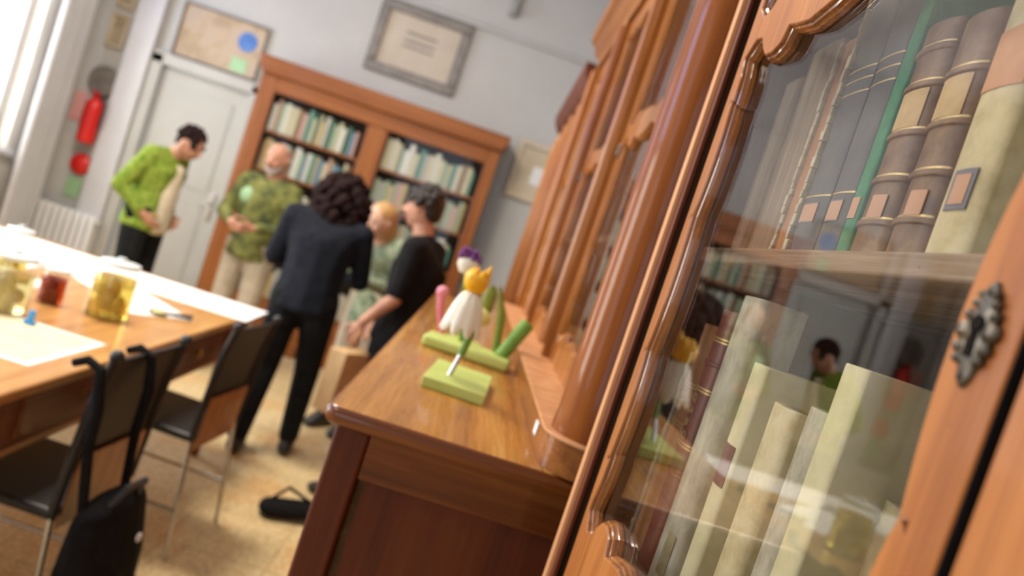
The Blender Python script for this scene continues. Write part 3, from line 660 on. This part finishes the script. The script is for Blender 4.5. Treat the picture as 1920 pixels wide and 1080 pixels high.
for z, row in sn.items():
    for bay, (a, b_) in (('left', (BX0+.15, -1.24)), ('right', (-1.035, BX1-.11))):
        x = a
        while x < b_-.04:
            w_ = random.uniform(.022, .050); hh = random.uniform(.20, .265)
            if random.random() < .04: x += .04; continue
            wts = [5, 6, 6, 2, 2, 2, 2, 1, 1, 1]
            cn = random.choices(list(cols), wts)[0]
            if cn not in protos: protos[cn] = far_book(cn, 0); o = protos[cn]; pg = o.children[0]
            else:
                o = protos[cn].copy(); COL.objects.link(o)
                pg = [c_ for c_ in protos[cn].children if c_.name.startswith('page_block')][0].copy(); COL.objects.link(pg); pg.parent = o
            o.scale = (w_-.002, 1, hh); o.location = (x, BY+.045+random.uniform(0, .015), z+.0005)
            tag(o, '%s book on the %s shelf of the %s bay of the far bookcase' % (cn, row, bay), 'book', '%s books, %s shelf, %s bay' % (cn, row, bay)); x += w_

# ------------------------------------------------------------------ pictures and fittings on the far wall
def framed(name, label, x0, x1, z0, z1, fwid, fm, inner, y=6.648):
    t = thing(name, label, 'picture', ((x0+x1)/2, y, z0)); hx, h = (x1-x0)/2, z1-z0
    MB().box(-hx, hx, -.035, 0, 0, fwid).box(-hx, hx, -.035, 0, h-fwid, h).box(-hx, -hx+fwid, -.035, 0, fwid, h-fwid).box(hx-fwid, hx, -.035, 0, fwid, h-fwid).build('frame', fm, t, bevel=.008)
    MB().box(-hx+fwid, hx-fwid, -.012, -.002, fwid, h-fwid).build('sheet', inner, t); return t, hx, h
t, hx, h = framed('framed_picture', 'grey framed picture of faint text above the far bookcase', -1.49, -.67, 2.555, 3.19, .085, 'frame_grey', 'mat_board')
pm = MB()
for z in (.28, .33, .40): pm.box(-.14, .14, -.014, -.011, z, z+.018)
pm.build('faint_lines', 'frame_grey', t)
t, hx, h = framed('wall_map', 'brownish map with a blue patch above the white door', -3.07, -2.33, 2.13, 2.60, .012, 'frame_grey', 'map_paper')
MB().lathe([(0, 0), (.085, 0), (.085, .003), (0, .003)], n=16).build('blue_patch', 'blue_patch', t); o = t.children[-1]
o = [c_ for c_ in t.children if c_.name.startswith('blue_patch')][0]; o.rotation_euler = (PI/2, 0, 0); o.location = (.22, -.012, .30)
MB().box(.13, .27, -.015, -.0125, .03, .15).build('green_patch', 'green_sign', t)
t, hx, h = framed('poster', 'beige poster with a pale square hanging right of the far bookcase', .02, .42, 1.90, 2.42, .05, 'poster', 'poster')
MB().box(-.02, .14, -.016, -.012, .16, .32).build('pale_square', 'plastic_white', t)
t = thing('wall_fitting', 'small grey fitting high on the far wall above the rail', 'wall fitting', (-.40, 6.648, 3.38))
MB().box(-.04, .04, -.06, 0, 0, .20).build('housing', 'grey_paint', t, bevel=.012)
MB().box(-.025, .025, -.09, -.06, .02, .10).build('front', 'grey_paint', t, bevel=.006)
for i, (z, lb) in enumerate(((2.37, 'upper sepia framed picture on the strip of wall left of the door'), (2.02, 'lower sepia framed picture above the round grey dial'))):
    framed('framed_picture', lb, -3.62, -3.47, z, z+.29, .025, 'poster', 'sepia')
t = thing('wall_dial', 'round grey dial on the wall above the red extinguisher', 'dial', (-3.52, 6.62, 1.72))
o = MB().lathe([(0, 0), (.12, 0), (.13, .01), (.13, .025), (.115, .03), (.105, .02), (0, .02)], n=32).build('case', 'frame_grey', t); o.rotation_euler = (PI/2, 0, 0)
# red fire equipment
def extinguisher(label, z, s=1.0):
    t = thing('fire_extinguisher', label, 'fire extinguisher', (-3.50, 6.54, z))
    MB().lathe([(0, 0), (.060*s, 0), (.070*s, .012), (.072*s, .30*s), (.066*s, .35*s), (.035*s, .385*s), (.022*s, .40*s), (0, .40*s)], n=24).build('cylinder', 'red_gloss', t)
    MB().box(-.018, .018, -.06, .03, .405*s, .425*s).box(-.010, .010, -.10, .0, .435*s, .445*s).tube([(0, 0, .39*s), (0, 0, .44*s)], .014).build('valve', 'red_gloss', t)
    MB().tube([(.02, 0, .42*s), (.09, -.02, .36*s), (.09, -.02, .15*s)], .010).build('hose', 'black_leather', t)
    MB().box(-.03, .03, .06, .10, .1*s, .3*s).build('bracket', 'grey_paint', t)
extinguisher('red fire extinguisher hung on the far wall left of the door', 1.17, 1.0)
t = thing('fire_alarm_bell', 'round red alarm dome below the fire extinguisher', 'alarm', (-3.52, 6.64, .98))
o = MB().lathe([(0, .06), (.05, .055), (.085, .03), (.095, 0)], n=28).build('dome', 'red_gloss', t); o.rotation_euler = (PI/2, 0, 0)
o = MB().box(-3.60, -3.47, 6.635, 6.645, .68, .86).build('green_sign', 'green_sign', bevel=.002); tag(o, 'small green sign below the red alarm dome', 'sign')
o = MB().box(-3.74, -3.64, 6.635, 6.645, 1.32, 1.58).build('red_notice', 'red_pale', bevel=.002); tag(o, 'faded red notice on the wall left of the extinguisher', 'sign')
ra = thing('radiator', 'white ribbed radiator under the extinguisher on the far wall', 'radiator', (-3.45, 6.52, .08))
for k in range(9): MB().box(-.29+k*.062, -.245+k*.062, -.05, .05, .02, .52).build('rib', 'plastic_white', ra, bevel=.018, seg=3)
MB().tube([(-.28, 0, .06), (.28, 0, .06)], .014).tube([(-.28, 0, .48), (.28, 0, .48)], .014).box(-.26, -.24, -.04, .04, -.08, .03).box(.24, .26, -.04, .04, -.08, .03).build('pipes', 'plastic_white', ra)
#@@END_ROOM

# ------------------------------------------------------------------ long table
TX0, TX1, TY0, TY1, TZ = -2.45, -.935, 1.15, 3.78, .77
tb = thing('table', 'long wooden reading table with brass-knobbed drawers covered in papers and jars', 'table')
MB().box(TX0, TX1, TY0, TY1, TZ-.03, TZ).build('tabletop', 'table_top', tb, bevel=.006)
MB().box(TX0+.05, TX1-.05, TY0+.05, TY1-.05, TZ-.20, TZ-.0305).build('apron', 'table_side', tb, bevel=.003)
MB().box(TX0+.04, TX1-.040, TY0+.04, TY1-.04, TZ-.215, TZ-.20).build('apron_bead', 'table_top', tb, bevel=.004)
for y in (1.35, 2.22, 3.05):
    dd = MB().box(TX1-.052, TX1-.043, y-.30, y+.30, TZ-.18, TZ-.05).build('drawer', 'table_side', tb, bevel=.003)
    MB().lathe([(0, 0), (.008, 0), (.007, .012), (.016, .018), (.018, .026), (.010, .032), (0, .033)], n=16).build('knob', 'brass', dd)
    kb = dd.children[0]; kb.rotation_euler = (0, PI/2, 0); kb.location = (TX1-.043, y, TZ-.115)
for x in (TX0+.10, TX1-.10):
    for y in (TY0+.10, TY1-.10):
        MB().lathe([(.022, 0), (.026, .03), (.022, .06), (.032, .20), (.036, .45), (.034, .555)], (x, y, 0), n=16).build('leg', 'table_side', tb)
def sheet(name, label, cx, cy, w, d, rot, mat='paper', th=.0012, z=TZ, cat='paper', group=None):
    o = MB().box(-w/2, w/2, -d/2, d/2, 0, th).build(name, mat, loc=(cx, cy, z+.0003), rotz=R(rot)); return tag(o, label, cat, group)
sheet('large_paper_sheet', 'large white sheet spread along the far end of the table', -1.62, 3.54, 1.42, .40, 2)
sheet('large_paper_sheet', 'white sheet lying diagonally between the tall jar and the far sheet', -1.32, 3.13, .56, .26, -38)
sheet('large_paper_sheet', 'bright white sheet at the left beyond the jars', -2.05, 3.05, .70, .42, 8)
sheet('large_paper_sheet', 'white sheet behind the small dark red jar', -1.68, 2.66, .36, .5, 4)
s_ = sheet('printed_sheet', 'cream printed sheet with white border at the near side of the table', -1.24, 2.16, .44, .40, 0, 'paper')
MB().box(-.20, .20, -.18, .18, .0012, .0018).build('print', 'paper_cream', s_)
sheet('paper_card', 'small white card at the near left edge of the table', -1.22, 1.76, .20, .12, 6)
bx = thing('open_book', 'open white book lying under the diagonal sheet near the dark lens', 'book', (-1.66, 3.30, TZ+.002), R(10))
MB().prism([(-.18, 0), (-.17, .018), (-.09, .024), (0, .010), (.09, .024), (.17, .018), (.18, 0)], -.12, .12, 'y').build('pages', 'paper', bx)
MB().box(-.19, .19, -.13, .13, -.0015, 0).build('cover', 'grey_paint', bx)
def jar(label, x, y, r, h, lq, sp, lid, fill=.72):
    t = thing('specimen_jar', label, 'jar', (x, y, TZ+.0004))
    MB().lathe([(0, 0), (r*.96, 0), (r, .006), (r, h*.82), (r*.9, h*.88), (r*.84, h*.9), (r*.84, h*.93)], n=32).build('glass', 'jar_glass', t)
    MB().lathe([(0, .006), (r*.93, .006), (r*.93, h*fill), (0, h*fill)], n=28).build('liquid', lq, t)
    b = MB()
    for k in range(9): b.ell((random.uniform(-.45, .45)*r, random.uniform(-.45, .45)*r, random.uniform(.12, fill-.12)*h), (r*random.uniform(.18, .36), r*random.uniform(.15, .3), r*random.uniform(.3, .6)))
    b.build('specimen', sp, t, remesh=r*.06, smoothing=3)
    MB().lathe([(0, h*.92), (r*.9, h*.92), (r*.92, h*.98), (r*.6, h), (r*.2, h), (r*.2, h*1.06), (0, h*1.07)], n=28).build('lid', lid, t)
    return t
mottled('lid_clear', (.70,.78,.80), (.82,.88,.88), 8, .25, 0)
jar('tall jar of yellow fluid with pale specimens nearest the white sheets', -1.20, 2.70, .072, .205, 'liquid_yellow', 'specimen', 'lid_clear')
jar('small jar of dark red fluid between the two larger jars', -1.37, 2.64, .042, .125, 'liquid_red', 'specimen_red', 'lid_clear')
jar('large clear jar with mottled pale specimen left of the red jar', -1.37, 2.38, .072, .185, 'liquid_amber', 'specimen', 'lid_clear', .66)
jar('smaller blue-lidded jar behind the dark red jar', -1.62, 2.80, .05, .19, 'liquid_yellow', 'specimen', 'lid_clear', .4)
tg = thing('blue_clip', 'small bright blue clip standing beside the large clear jar', 'clip', (-1.235, 2.31, TZ+.003))
MB().box(-.018, .018, -.006, .006, 0, .012).build('foot', 'blue', tg, bevel=.002); MB().box(-.009, .009, -.004, .004, .012, .045).build('handle', 'blue', tg, bevel=.002)
mg = thing('magnifying_glass', 'magnifying glass with pale lens and black handle beside the tall jar', 'magnifier', (-1.13, 2.97, TZ+.01), R(35))
MB().ell((0, 0, .004), (.030, .030, .006)).build('lens', 'yellow_soft', mg)
MB().tube([(.034*math.cos(a), .034*math.sin(a), .004) for a in [2*PI*k/24 for k in range(25)]], .004, 8).build('rim', 'black_leather', mg)
MB().tube([(.036, 0, .004), (.13, 0, .004)], [.006, .010]).build('handle', 'black_leather', mg)

# ------------------------------------------------------------------ chairs on the near side of the table
def chair(x, y, label, rz_):
    """faces local -x; back stands at local +x"""
    t = thing('chair', label, 'chair', (x, y, 0), rz_, 'black chairs at the table')
    MB().box(-.20, .20, -.20, .20, .435, .465).build('seat', 'black_leather', t, bevel=.012, seg=3)
    b = MB(); n = 6
    prof = [(.187, .55), (.193, .66), (.203, .77), (.222, .87)]
    q = [(p[0]-.008, p[1]) for p in prof]+[(p[0]+.008, p[1]) for p in reversed(prof)]
    b.prism(q, -.18, .18, 'y').build('backrest', 'black_leather', t, bevel=.006, seg=3)
    q = [(.192, .40), (.198, .50), (.203, .60), (.197, .60), (.192, .50), (.186, .40)]
    MB().prism([(p[0]+.006, p[1]) for p in q], -.16, .16, 'y').build('wooden_back_panel', 'chair_wood', t, bevel=.002)
    for s in (-1, 1):
        MB().tube([(.19, s*.185, .44), (.197, s*.188, .58), (.210, s*.188, .77), (.230, s*.185, .88)], .013, 12).ell((.231, s*.185, .885), .019).build('back_post', 'black_leather', t)
        MB().tube([(.19, s*.185, .44), (.235, s*.20, .0)], .008, 10).build('leg', 'steel', t)
        MB().tube([(-.18, s*.18, .44), (-.20, s*.20, .0)], .011, 10).build('leg', 'steel', t)
        MB().tube([(-.19, s*.192, .18), (.213, s*.192, .18)], .007, 8).build('stretcher', 'steel', t)
    return t
chair(-1.00, 2.09, 'black leather chair nearest the camera with a backpack hung on its back', R(-4))
chair(-.945, 2.88, 'second black leather chair pushed to the table beyond the one with the backpack', R(-6))
bp = thing('backpack', 'black backpack hanging from the back of the nearest chair', 'backpack', (-.69, 1.93, .07), R(-4))
MB().hull([((0, 0, .06), (.085, .18, .06)), ((0, 0, .28), (.075, .17, .06)), ((-.01, 0, .42), (.05, .155, .05))]).build('body', 'black_cloth', bp, remesh=.006, smoothing=3)
MB().hull([((.065, 0, .08), (.035, .12, .05)), ((.06, 0, .20), (.03, .11, .04))]).build('front_pocket', 'black_cloth', bp, remesh=.006, smoothing=3)
MB().tube([(.10, -.12, .17), (.108, 0, .215), (.10, .12, .17)], .004).build('zip', 'grey_paint', bp)
o = MB().ell((.073, .02, .36), (.006, .013, .013)).build('white_button', 'plastic_white', bp)
for s in (-1, 1):
    MB().tube([(-.03, s*.09, .40), (-.06, s*.11, .60), (-.062, s*.12, .70), (-.082, s*.12, .795), (-.118, s*.12, .808), (-.150, s*.12, .79)], [.012, .014, .016, .013, .012, .010], 8).build('strap', 'black_cloth', bp)
MB().tube([(.0, -.07, .43), (.03, -.04, .50), (.035, .04, .50), (.0, .07, .43)], .010).build('handle', 'black_leather', bp)
o = thing('shoulder_bag', 'black shoulder bag lying on the floor beside the near cupboard', 'bag', (-.46, 3.30, 0), R(20))
MB().hull([((-.08, 0, .04), (.05, .06, .04)), ((.10, 0, .05), (.06, .06, .04))]).build('body', 'black_cloth', o); MB().tube([(-.1, 0, .06), (-.02, .0, .14), (.10, 0, .08)], .008).build('strap', 'black_cloth', o)

# ------------------------------------------------------------------ people
def lerp(a, b, t): return Vector(a)*(1-t)+Vector(b)*t
def fingers(b, wrist, fwd, side, palm_n, curl=.5, s=1.0):
    """palm and five bent fingers grown from the wrist; side points to the thumb"""
    f, sd, n = [Vector(v).normalized() for v in (fwd, side, palm_n)]; w_ = Vector(wrist)
    b.hull([(w_, .022*s), (w_+f*.045*s+sd*.020*s, (.014*s,)*3), (w_+f*.085*s+sd*.030*s, .012*s), (w_+f*.080*s-sd*.028*s, .011*s), (w_+f*.04*s-sd*.022*s, .013*s)], sub=1)
    for i, (o_, L) in enumerate(((.030, .075), (.011, .084), (-.010, .078), (-.029, .060))):
        p = w_+f*.085*s+sd*o_*s; d = f.copy(); r = .0088*s
        for j, k in enumerate((.45, .32, .23)):
            d = (d*math.cos(curl*.7)+n*math.sin(curl*.7)).normalized() if j or curl > .2 else d
            q = p+d*L*k*s; b.hull([(p, r), (q, r*.92)], sub=1); p = q; r *= .92; n2 = n
    p = w_+f*.025*s+sd*.022*s
    for L, dd in ((.038, (sd*.8+f*.6+n*.2)), (.030, (sd*.35+f*.9+n*.35)), (.024, (sd*.1+f+n*.4))):
        q = p+dd.normalized()*L*s; b.hull([(p, .0105*s), (q, .0095*s)], sub=1); p = q
def person(label, loc, rot, J, h=1.0, skin='skin', top='black_cloth', sleeves='long', legs='trouser_dark', hair=None, shirt_z=.86, bulk=1.0, group=None):
    """local +y is the way the person faces. J overrides joint positions"""
    t = thing('person', label, 'person', loc, rot); t.scale = (h, h, h)
    P = dict(pel=(0, 0, .94), wai=(0, 0, 1.08), che=(0, 0, 1.28), nek=(0, .0, 1.45), head=(0, .03, 1.585),
             shL=(.175, 0, 1.38), shR=(-.175, 0, 1.38), elL=(.24, -.02, 1.10), elR=(-.24, -.02, 1.10), wrL=(.25, .06, .86), wrR=(-.25, .06, .86),
             hiL=(.09, 0, .90), hiR=(-.09, 0, .90), knL=(.10, .02, .49), knR=(-.10, .02, .49), anL=(.10, -.01, .09), anR=(-.10, -.01, .09), hx=(0, 1, 0), face=(0, 1, 0))
    P.update(J); V = {k: Vector(v) for k, v in P.items()}
    q = bulk; hd = V['head']; fd = V['face'].normalized(); up_ = (hd-V['nek']).normalized(); sd = fd.cross(Vector((0, 0, 1))).normalized(); up_ = sd.cross(fd).normalized()
    rotm = Matrix((sd, fd, up_)).transposed()
    b = MB()
    b.hull([(V['pel'], (.15*q, .105*q, .09)), (V['wai'], (.13*q, .095*q, .07))]); b.hull([(V['wai'], (.13*q, .095*q, .07)), (V['che'], (.155*q, .105*q, .10))])
    b.hull([(V['che'], (.15*q, .10*q, .10)), (V['shL']*.85+V['nek']*.15, .05), (V['shR']*.85+V['nek']*.15, .05)])
    b.hull([(V['nek']-up_*.04, .062), (hd-up_*.06-fd*.01, .052)])
    b.ell(hd, (.076, .094, .112), rotm, 3); b.hull([(hd-up_*.075+fd*.045, .034), (hd-up_*.03+fd*.02, (.058, .058, .05))])
    b.hull([(hd+fd*.086+up_*.012, .009), (hd+fd*.108-up_*.022, .014)]); 
    for s in (-1, 1): b.ell(hd+sd*s*.077-up_*.005, (.010, .020, .030), rotm); b.ell(hd+fd*.072+sd*s*.03-up_*.03, .022)
    for s, sg in (('L', 1), ('R', -1)):
        b.hull([(V['sh'+s], .052), (V['el'+s], .040)]); b.hull([(V['el'+s], .039), (V['wr'+s], .026)])
        b.hull([(V['hi'+s], .088), (V['kn'+s], .056)]); b.hull([(V['kn'+s], .055), (lerp(V['kn'+s], V['an'+s], .35)+Vector((0, -.015, 0)), .052), (V['an'+s], .036)])
        b.hull([(V['an'+s], .036), (V['an'+s]+Vector((0, .13, -.06)), (.038, .05, .024)), (V['an'+s]+Vector((0, -.03, -.05)), .03)])
        fdir = V['hand'+s] if 'hand'+s in V else (V['wr'+s]-V['el'+s])
        th = V.get('thumb'+s, Vector((0, 1, .2))); f_ = fdir.normalized(); th = (th-f_*th.dot(f_)).normalized(); nrm = V.get('curl'+s, Vector((-sg, 0, 0))); nrm = (nrm-f_*nrm.dot(f_)).normalized()
        fingers(b, V['wr'+s], f_, th, nrm, .55)
    b.build('body', skin, t, remesh=.0065, smoothing=4)
    # face details
    e_ = MB()
    for s in (-1, 1): e_.ell(hd+fd*.086+sd*s*.030+up_*.012, (.008, .006, .0045), rotm)
    e_.build('eyes', 'eye', t); MB().ell(hd+fd*.088-up_*.058, (.024, .010, .007), rotm).build('mouth', 'lips', t)
    # top garment
    c = MB(); g = .014
    c.hull([(V['wai']+Vector((0, 0, shirt_z-1.06)), (.168*q, .125*q, .04)), (V['wai'], (.15*q, .115*q, .07))]); c.hull([(V['wai'], (.15*q, .115*q, .07)), (V['che'], (.175*q, .125*q, .10))])
    c.hull([(V['che'], (.17*q, .12*q, .10)), (V['shL']*.88+V['nek']*.12, .064), (V['shR']*.88+V['nek']*.12, .064)]); c.hull([(V['nek']-up_*.055, .062), (V['nek']-up_*.02, .058), (V['che'], .10)])
    for s in 'LR':
        e1 = V['el'+s]; w1 = V['wr'+s]; c.hull([(V['sh'+s], .068), (e1 if sleeves == 'long' else lerp(V['sh'+s], e1, .85), .055)])
        if sleeves == 'long': c.hull([(e1, .055), (lerp(e1, w1, .86), .040)])
    tp = c.build('top', top, t, remesh=.010, smoothing=5)
    l = MB()
    l.hull([(V['pel']+Vector((0, 0, .03)), (.162*q, .12*q, .05)), (V['hiL'], .102), (V['hiR'], .102)])
    for s in 'LR': l.hull([(V['hi'+s], .102), (V['kn'+s], .074)]); l.hull([(V['kn'+s], .074), (V['an'+s]+Vector((0, 0, .02)), .058)])
    l.build('trousers', legs, t, remesh=.010, smoothing=4)
    for s in 'LR':
        a = V['an'+s]; MB().hull([(a+Vector((0, -.03, -.05)), (.040, .045, .038)), (a+Vector((0, .14, -.062)), (.042, .05, .027)), (a+Vector((0, 0, .0)), .042)]).build('shoe', 'shoe', t)
    H = MB()
    if hair[0] == 'curly':
        for k in range(150):
            a, z = random.uniform(0, 2*PI), random.uniform(-1, 1); v = Vector((math.cos(a)*math.sqrt(1-z*z), math.sin(a)*math.sqrt(1-z*z), z))
            if v.y > .55 and v.z < .5: continue
            H.ell(hd+rotm@Vector((v.x*.145, v.y*.135-.02, v.z*.175-.055)), random.uniform(.026, .044), sub=1)
        H.ell(hd-fd*.03, (.115, .115, .13), rotm)
        H.build('hair', hair[1], t)
    elif hair[0] == 'short':
        H.hull([(hd+up_*.035-fd*.018, (.082, .095, .085)), (hd-fd*.045-up_*.02, (.070, .06, .06))]); 
        for k in range(60):
            a, z = random.uniform(0, 2*PI), random.uniform(.1, 1); v = Vector((math.cos(a)*math.sqrt(1-z*z), math.sin(a)*math.sqrt(1-z*z), z))
            H.ell(hd+rotm@Vector((v.x*.086, v.y*.095-.016, v.z*.120)), random.uniform(.018, .030), sub=1)
        H.build('hair', hair[1], t)
    elif hair[0] == 'beard':
        H.hull([(hd-up_*.085+fd*.058, (.04, .03, .03)), (hd-up_*.05+fd*.03, (.068, .045, .035))])
        H.ell(hd-fd*.05-up_*.01, (.080, .055, .055), rotm); H.ell(hd-fd*.03+up_*.06, (.06, .07, .052), rotm)
        H.build('hair', hair[1], t)
    elif hair[0] == 'long':
        H.hull([(hd+up_*.03-fd*.02, (.086, .098, .09)), (hd-fd*.05-up_*.03, (.08, .06, .06)), (hd-fd*.05-up_*.14, (.075, .04, .05))])
        H.build('hair', hair[1], t, remesh=.006, smoothing=2)
    return t, V, hd, tp
# curly-haired woman seen from behind, feet near x -0.8
t, V, hd, tp = person('person with big dark curly hair in dark navy top and black trousers, back turned', (-.80, 3.95, 0), R(6),
    dict(che=(0, .02, 1.25), nek=(0, .06, 1.41), head=(.02, .14, 1.51), shL=(.19, .03, 1.34), shR=(-.19, .03, 1.34), elL=(.25, .10, 1.08), elR=(-.25, .12, 1.08), wrL=(.10, .30, 1.05), wrR=(-.10, .30, 1.05), anL=(.13, .12, .09), anR=(-.12, -.06, .09), knL=(.12, .10, .49), face=(0, 1, -.2), thumbL=(0, .3, 1), thumbR=(0, .3, 1)),
    .95, 'skin_light', 'navy_cloth', 'long', 'trouser_dark', ('curly', 'hair_brown'), .84, 1.12)
# man in black T-shirt in profile, looking left towards the far side
t, V, hd, tp = person('person in black short-sleeved shirt turned left holding a paper bag by the worktop', (-.27, 3.74, 0), R(76),
    dict(nek=(0, .03, 1.46), head=(0, .08, 1.59), elR=(-.23, .0, 1.11), wrR=(-.20, .13, .95), elL=(.22, .02, 1.11), wrL=(.17, .16, .92), handR=(0, .25, -1), thumbR=(0, 1, .2), thumbL=(0, 1, .2), face=(0, 1, -.12)),
    .95, 'skin', 'black_cloth', 'short', 'black_cloth', ('short', 'hair_black'), .86, 1.12)
# paper bag hanging from the hand
pb = thing('paper_bag', 'tan kraft paper bag held by the person in the black shirt', 'bag', (-.425, 3.57, .46), R(60))
MB().prism([(-.12, -.05), (.12, -.05), (.12, .05), (-.12, .05)], 0, .30).build('body', 'kraft', pb, bevel=.004)
MB().tube([(-.05, 0, .29), (-.05, 0, .36), (0, 0, .40), (.05, 0, .36), (.05, 0, .29)], .004).build('handle', 'kraft', pb)
# woman in green cardigan looking down
t, V, hd, tp = person('person in bright green cardigan over cream top looking down beyond the table', (-2.29, 5.3, 0), R(-100),
    dict(che=(0, .02, 1.24), nek=(0, .07, 1.39), head=(0, .16, 1.475), shL=(.17, .02, 1.33), shR=(-.17, .02, 1.33), elL=(.25, -.09, 1.07), elR=(-.25, -.09, 1.07), wrL=(.17, .07, .93), wrR=(-.17, .07, .93), face=(0, 1, -.45)),
    .98, 'skin', 'green_knit', 'long', 'trouser_dark', ('short', 'hair_brown'), .80, 1.18)
c = MB().hull([((0, .085, .83), (.10, .085, .05)), ((0, .10, 1.08), (.085, .075, .05)), ((0, .125, 1.27), (.05, .055, .04))])
c.build('cream_blouse', 'cream_cloth', t, remesh=.008, smoothing=3)
# bearded man in camouflage jacket
t, V, hd, tp = person('bearded person in olive camouflage vest and beige trousers holding hands at chest', (-1.52, 5.25, 0), R(172),
    dict(elL=(.26, .04, 1.12), elR=(-.26, .04, 1.12), wrL=(.08, .26, 1.08), wrR=(-.08, .26, 1.08), thumbL=(0, .2, 1), thumbR=(0, .2, 1), face=(.1, 1, -.2)),
    .97, 'skin', 'camo_cloth', 'long', 'beige_cloth', ('beard', 'hair_grey'), .84, 1.15)
MB().hull([((.10, .115, 1.28), (.05, .02, .06))]).build('green_patch_pocket', 'green_sign', t)
c = MB().box(-.09, .09, .32, .335, 1.02, 1.12).build('notebook', 'kraft', None); c.parent = None
bpy.data.objects.remove(c)
# blond woman between the two dark figures
t, V, hd, tp = person('blond person in green patterned dress half hidden between the two dark-clothed people', (-.54, 4.75, 0), R(150),
    dict(che=(0, .06, 1.16), nek=(0, .12, 1.28), head=(0, .20, 1.37), shL=(.16, .08, 1.24), shR=(-.16, .08, 1.24), elL=(.20, .10, .98), elR=(-.20, .10, .98), wrL=(.09, .28, 1.0), wrR=(-.09, .28, 1.0), face=(.1, 1, -.35)),
    1.0, 'skin_light', 'green_scarf', 'long', 'beige_cloth', ('long', 'hair_blond'), .70, 1.0)
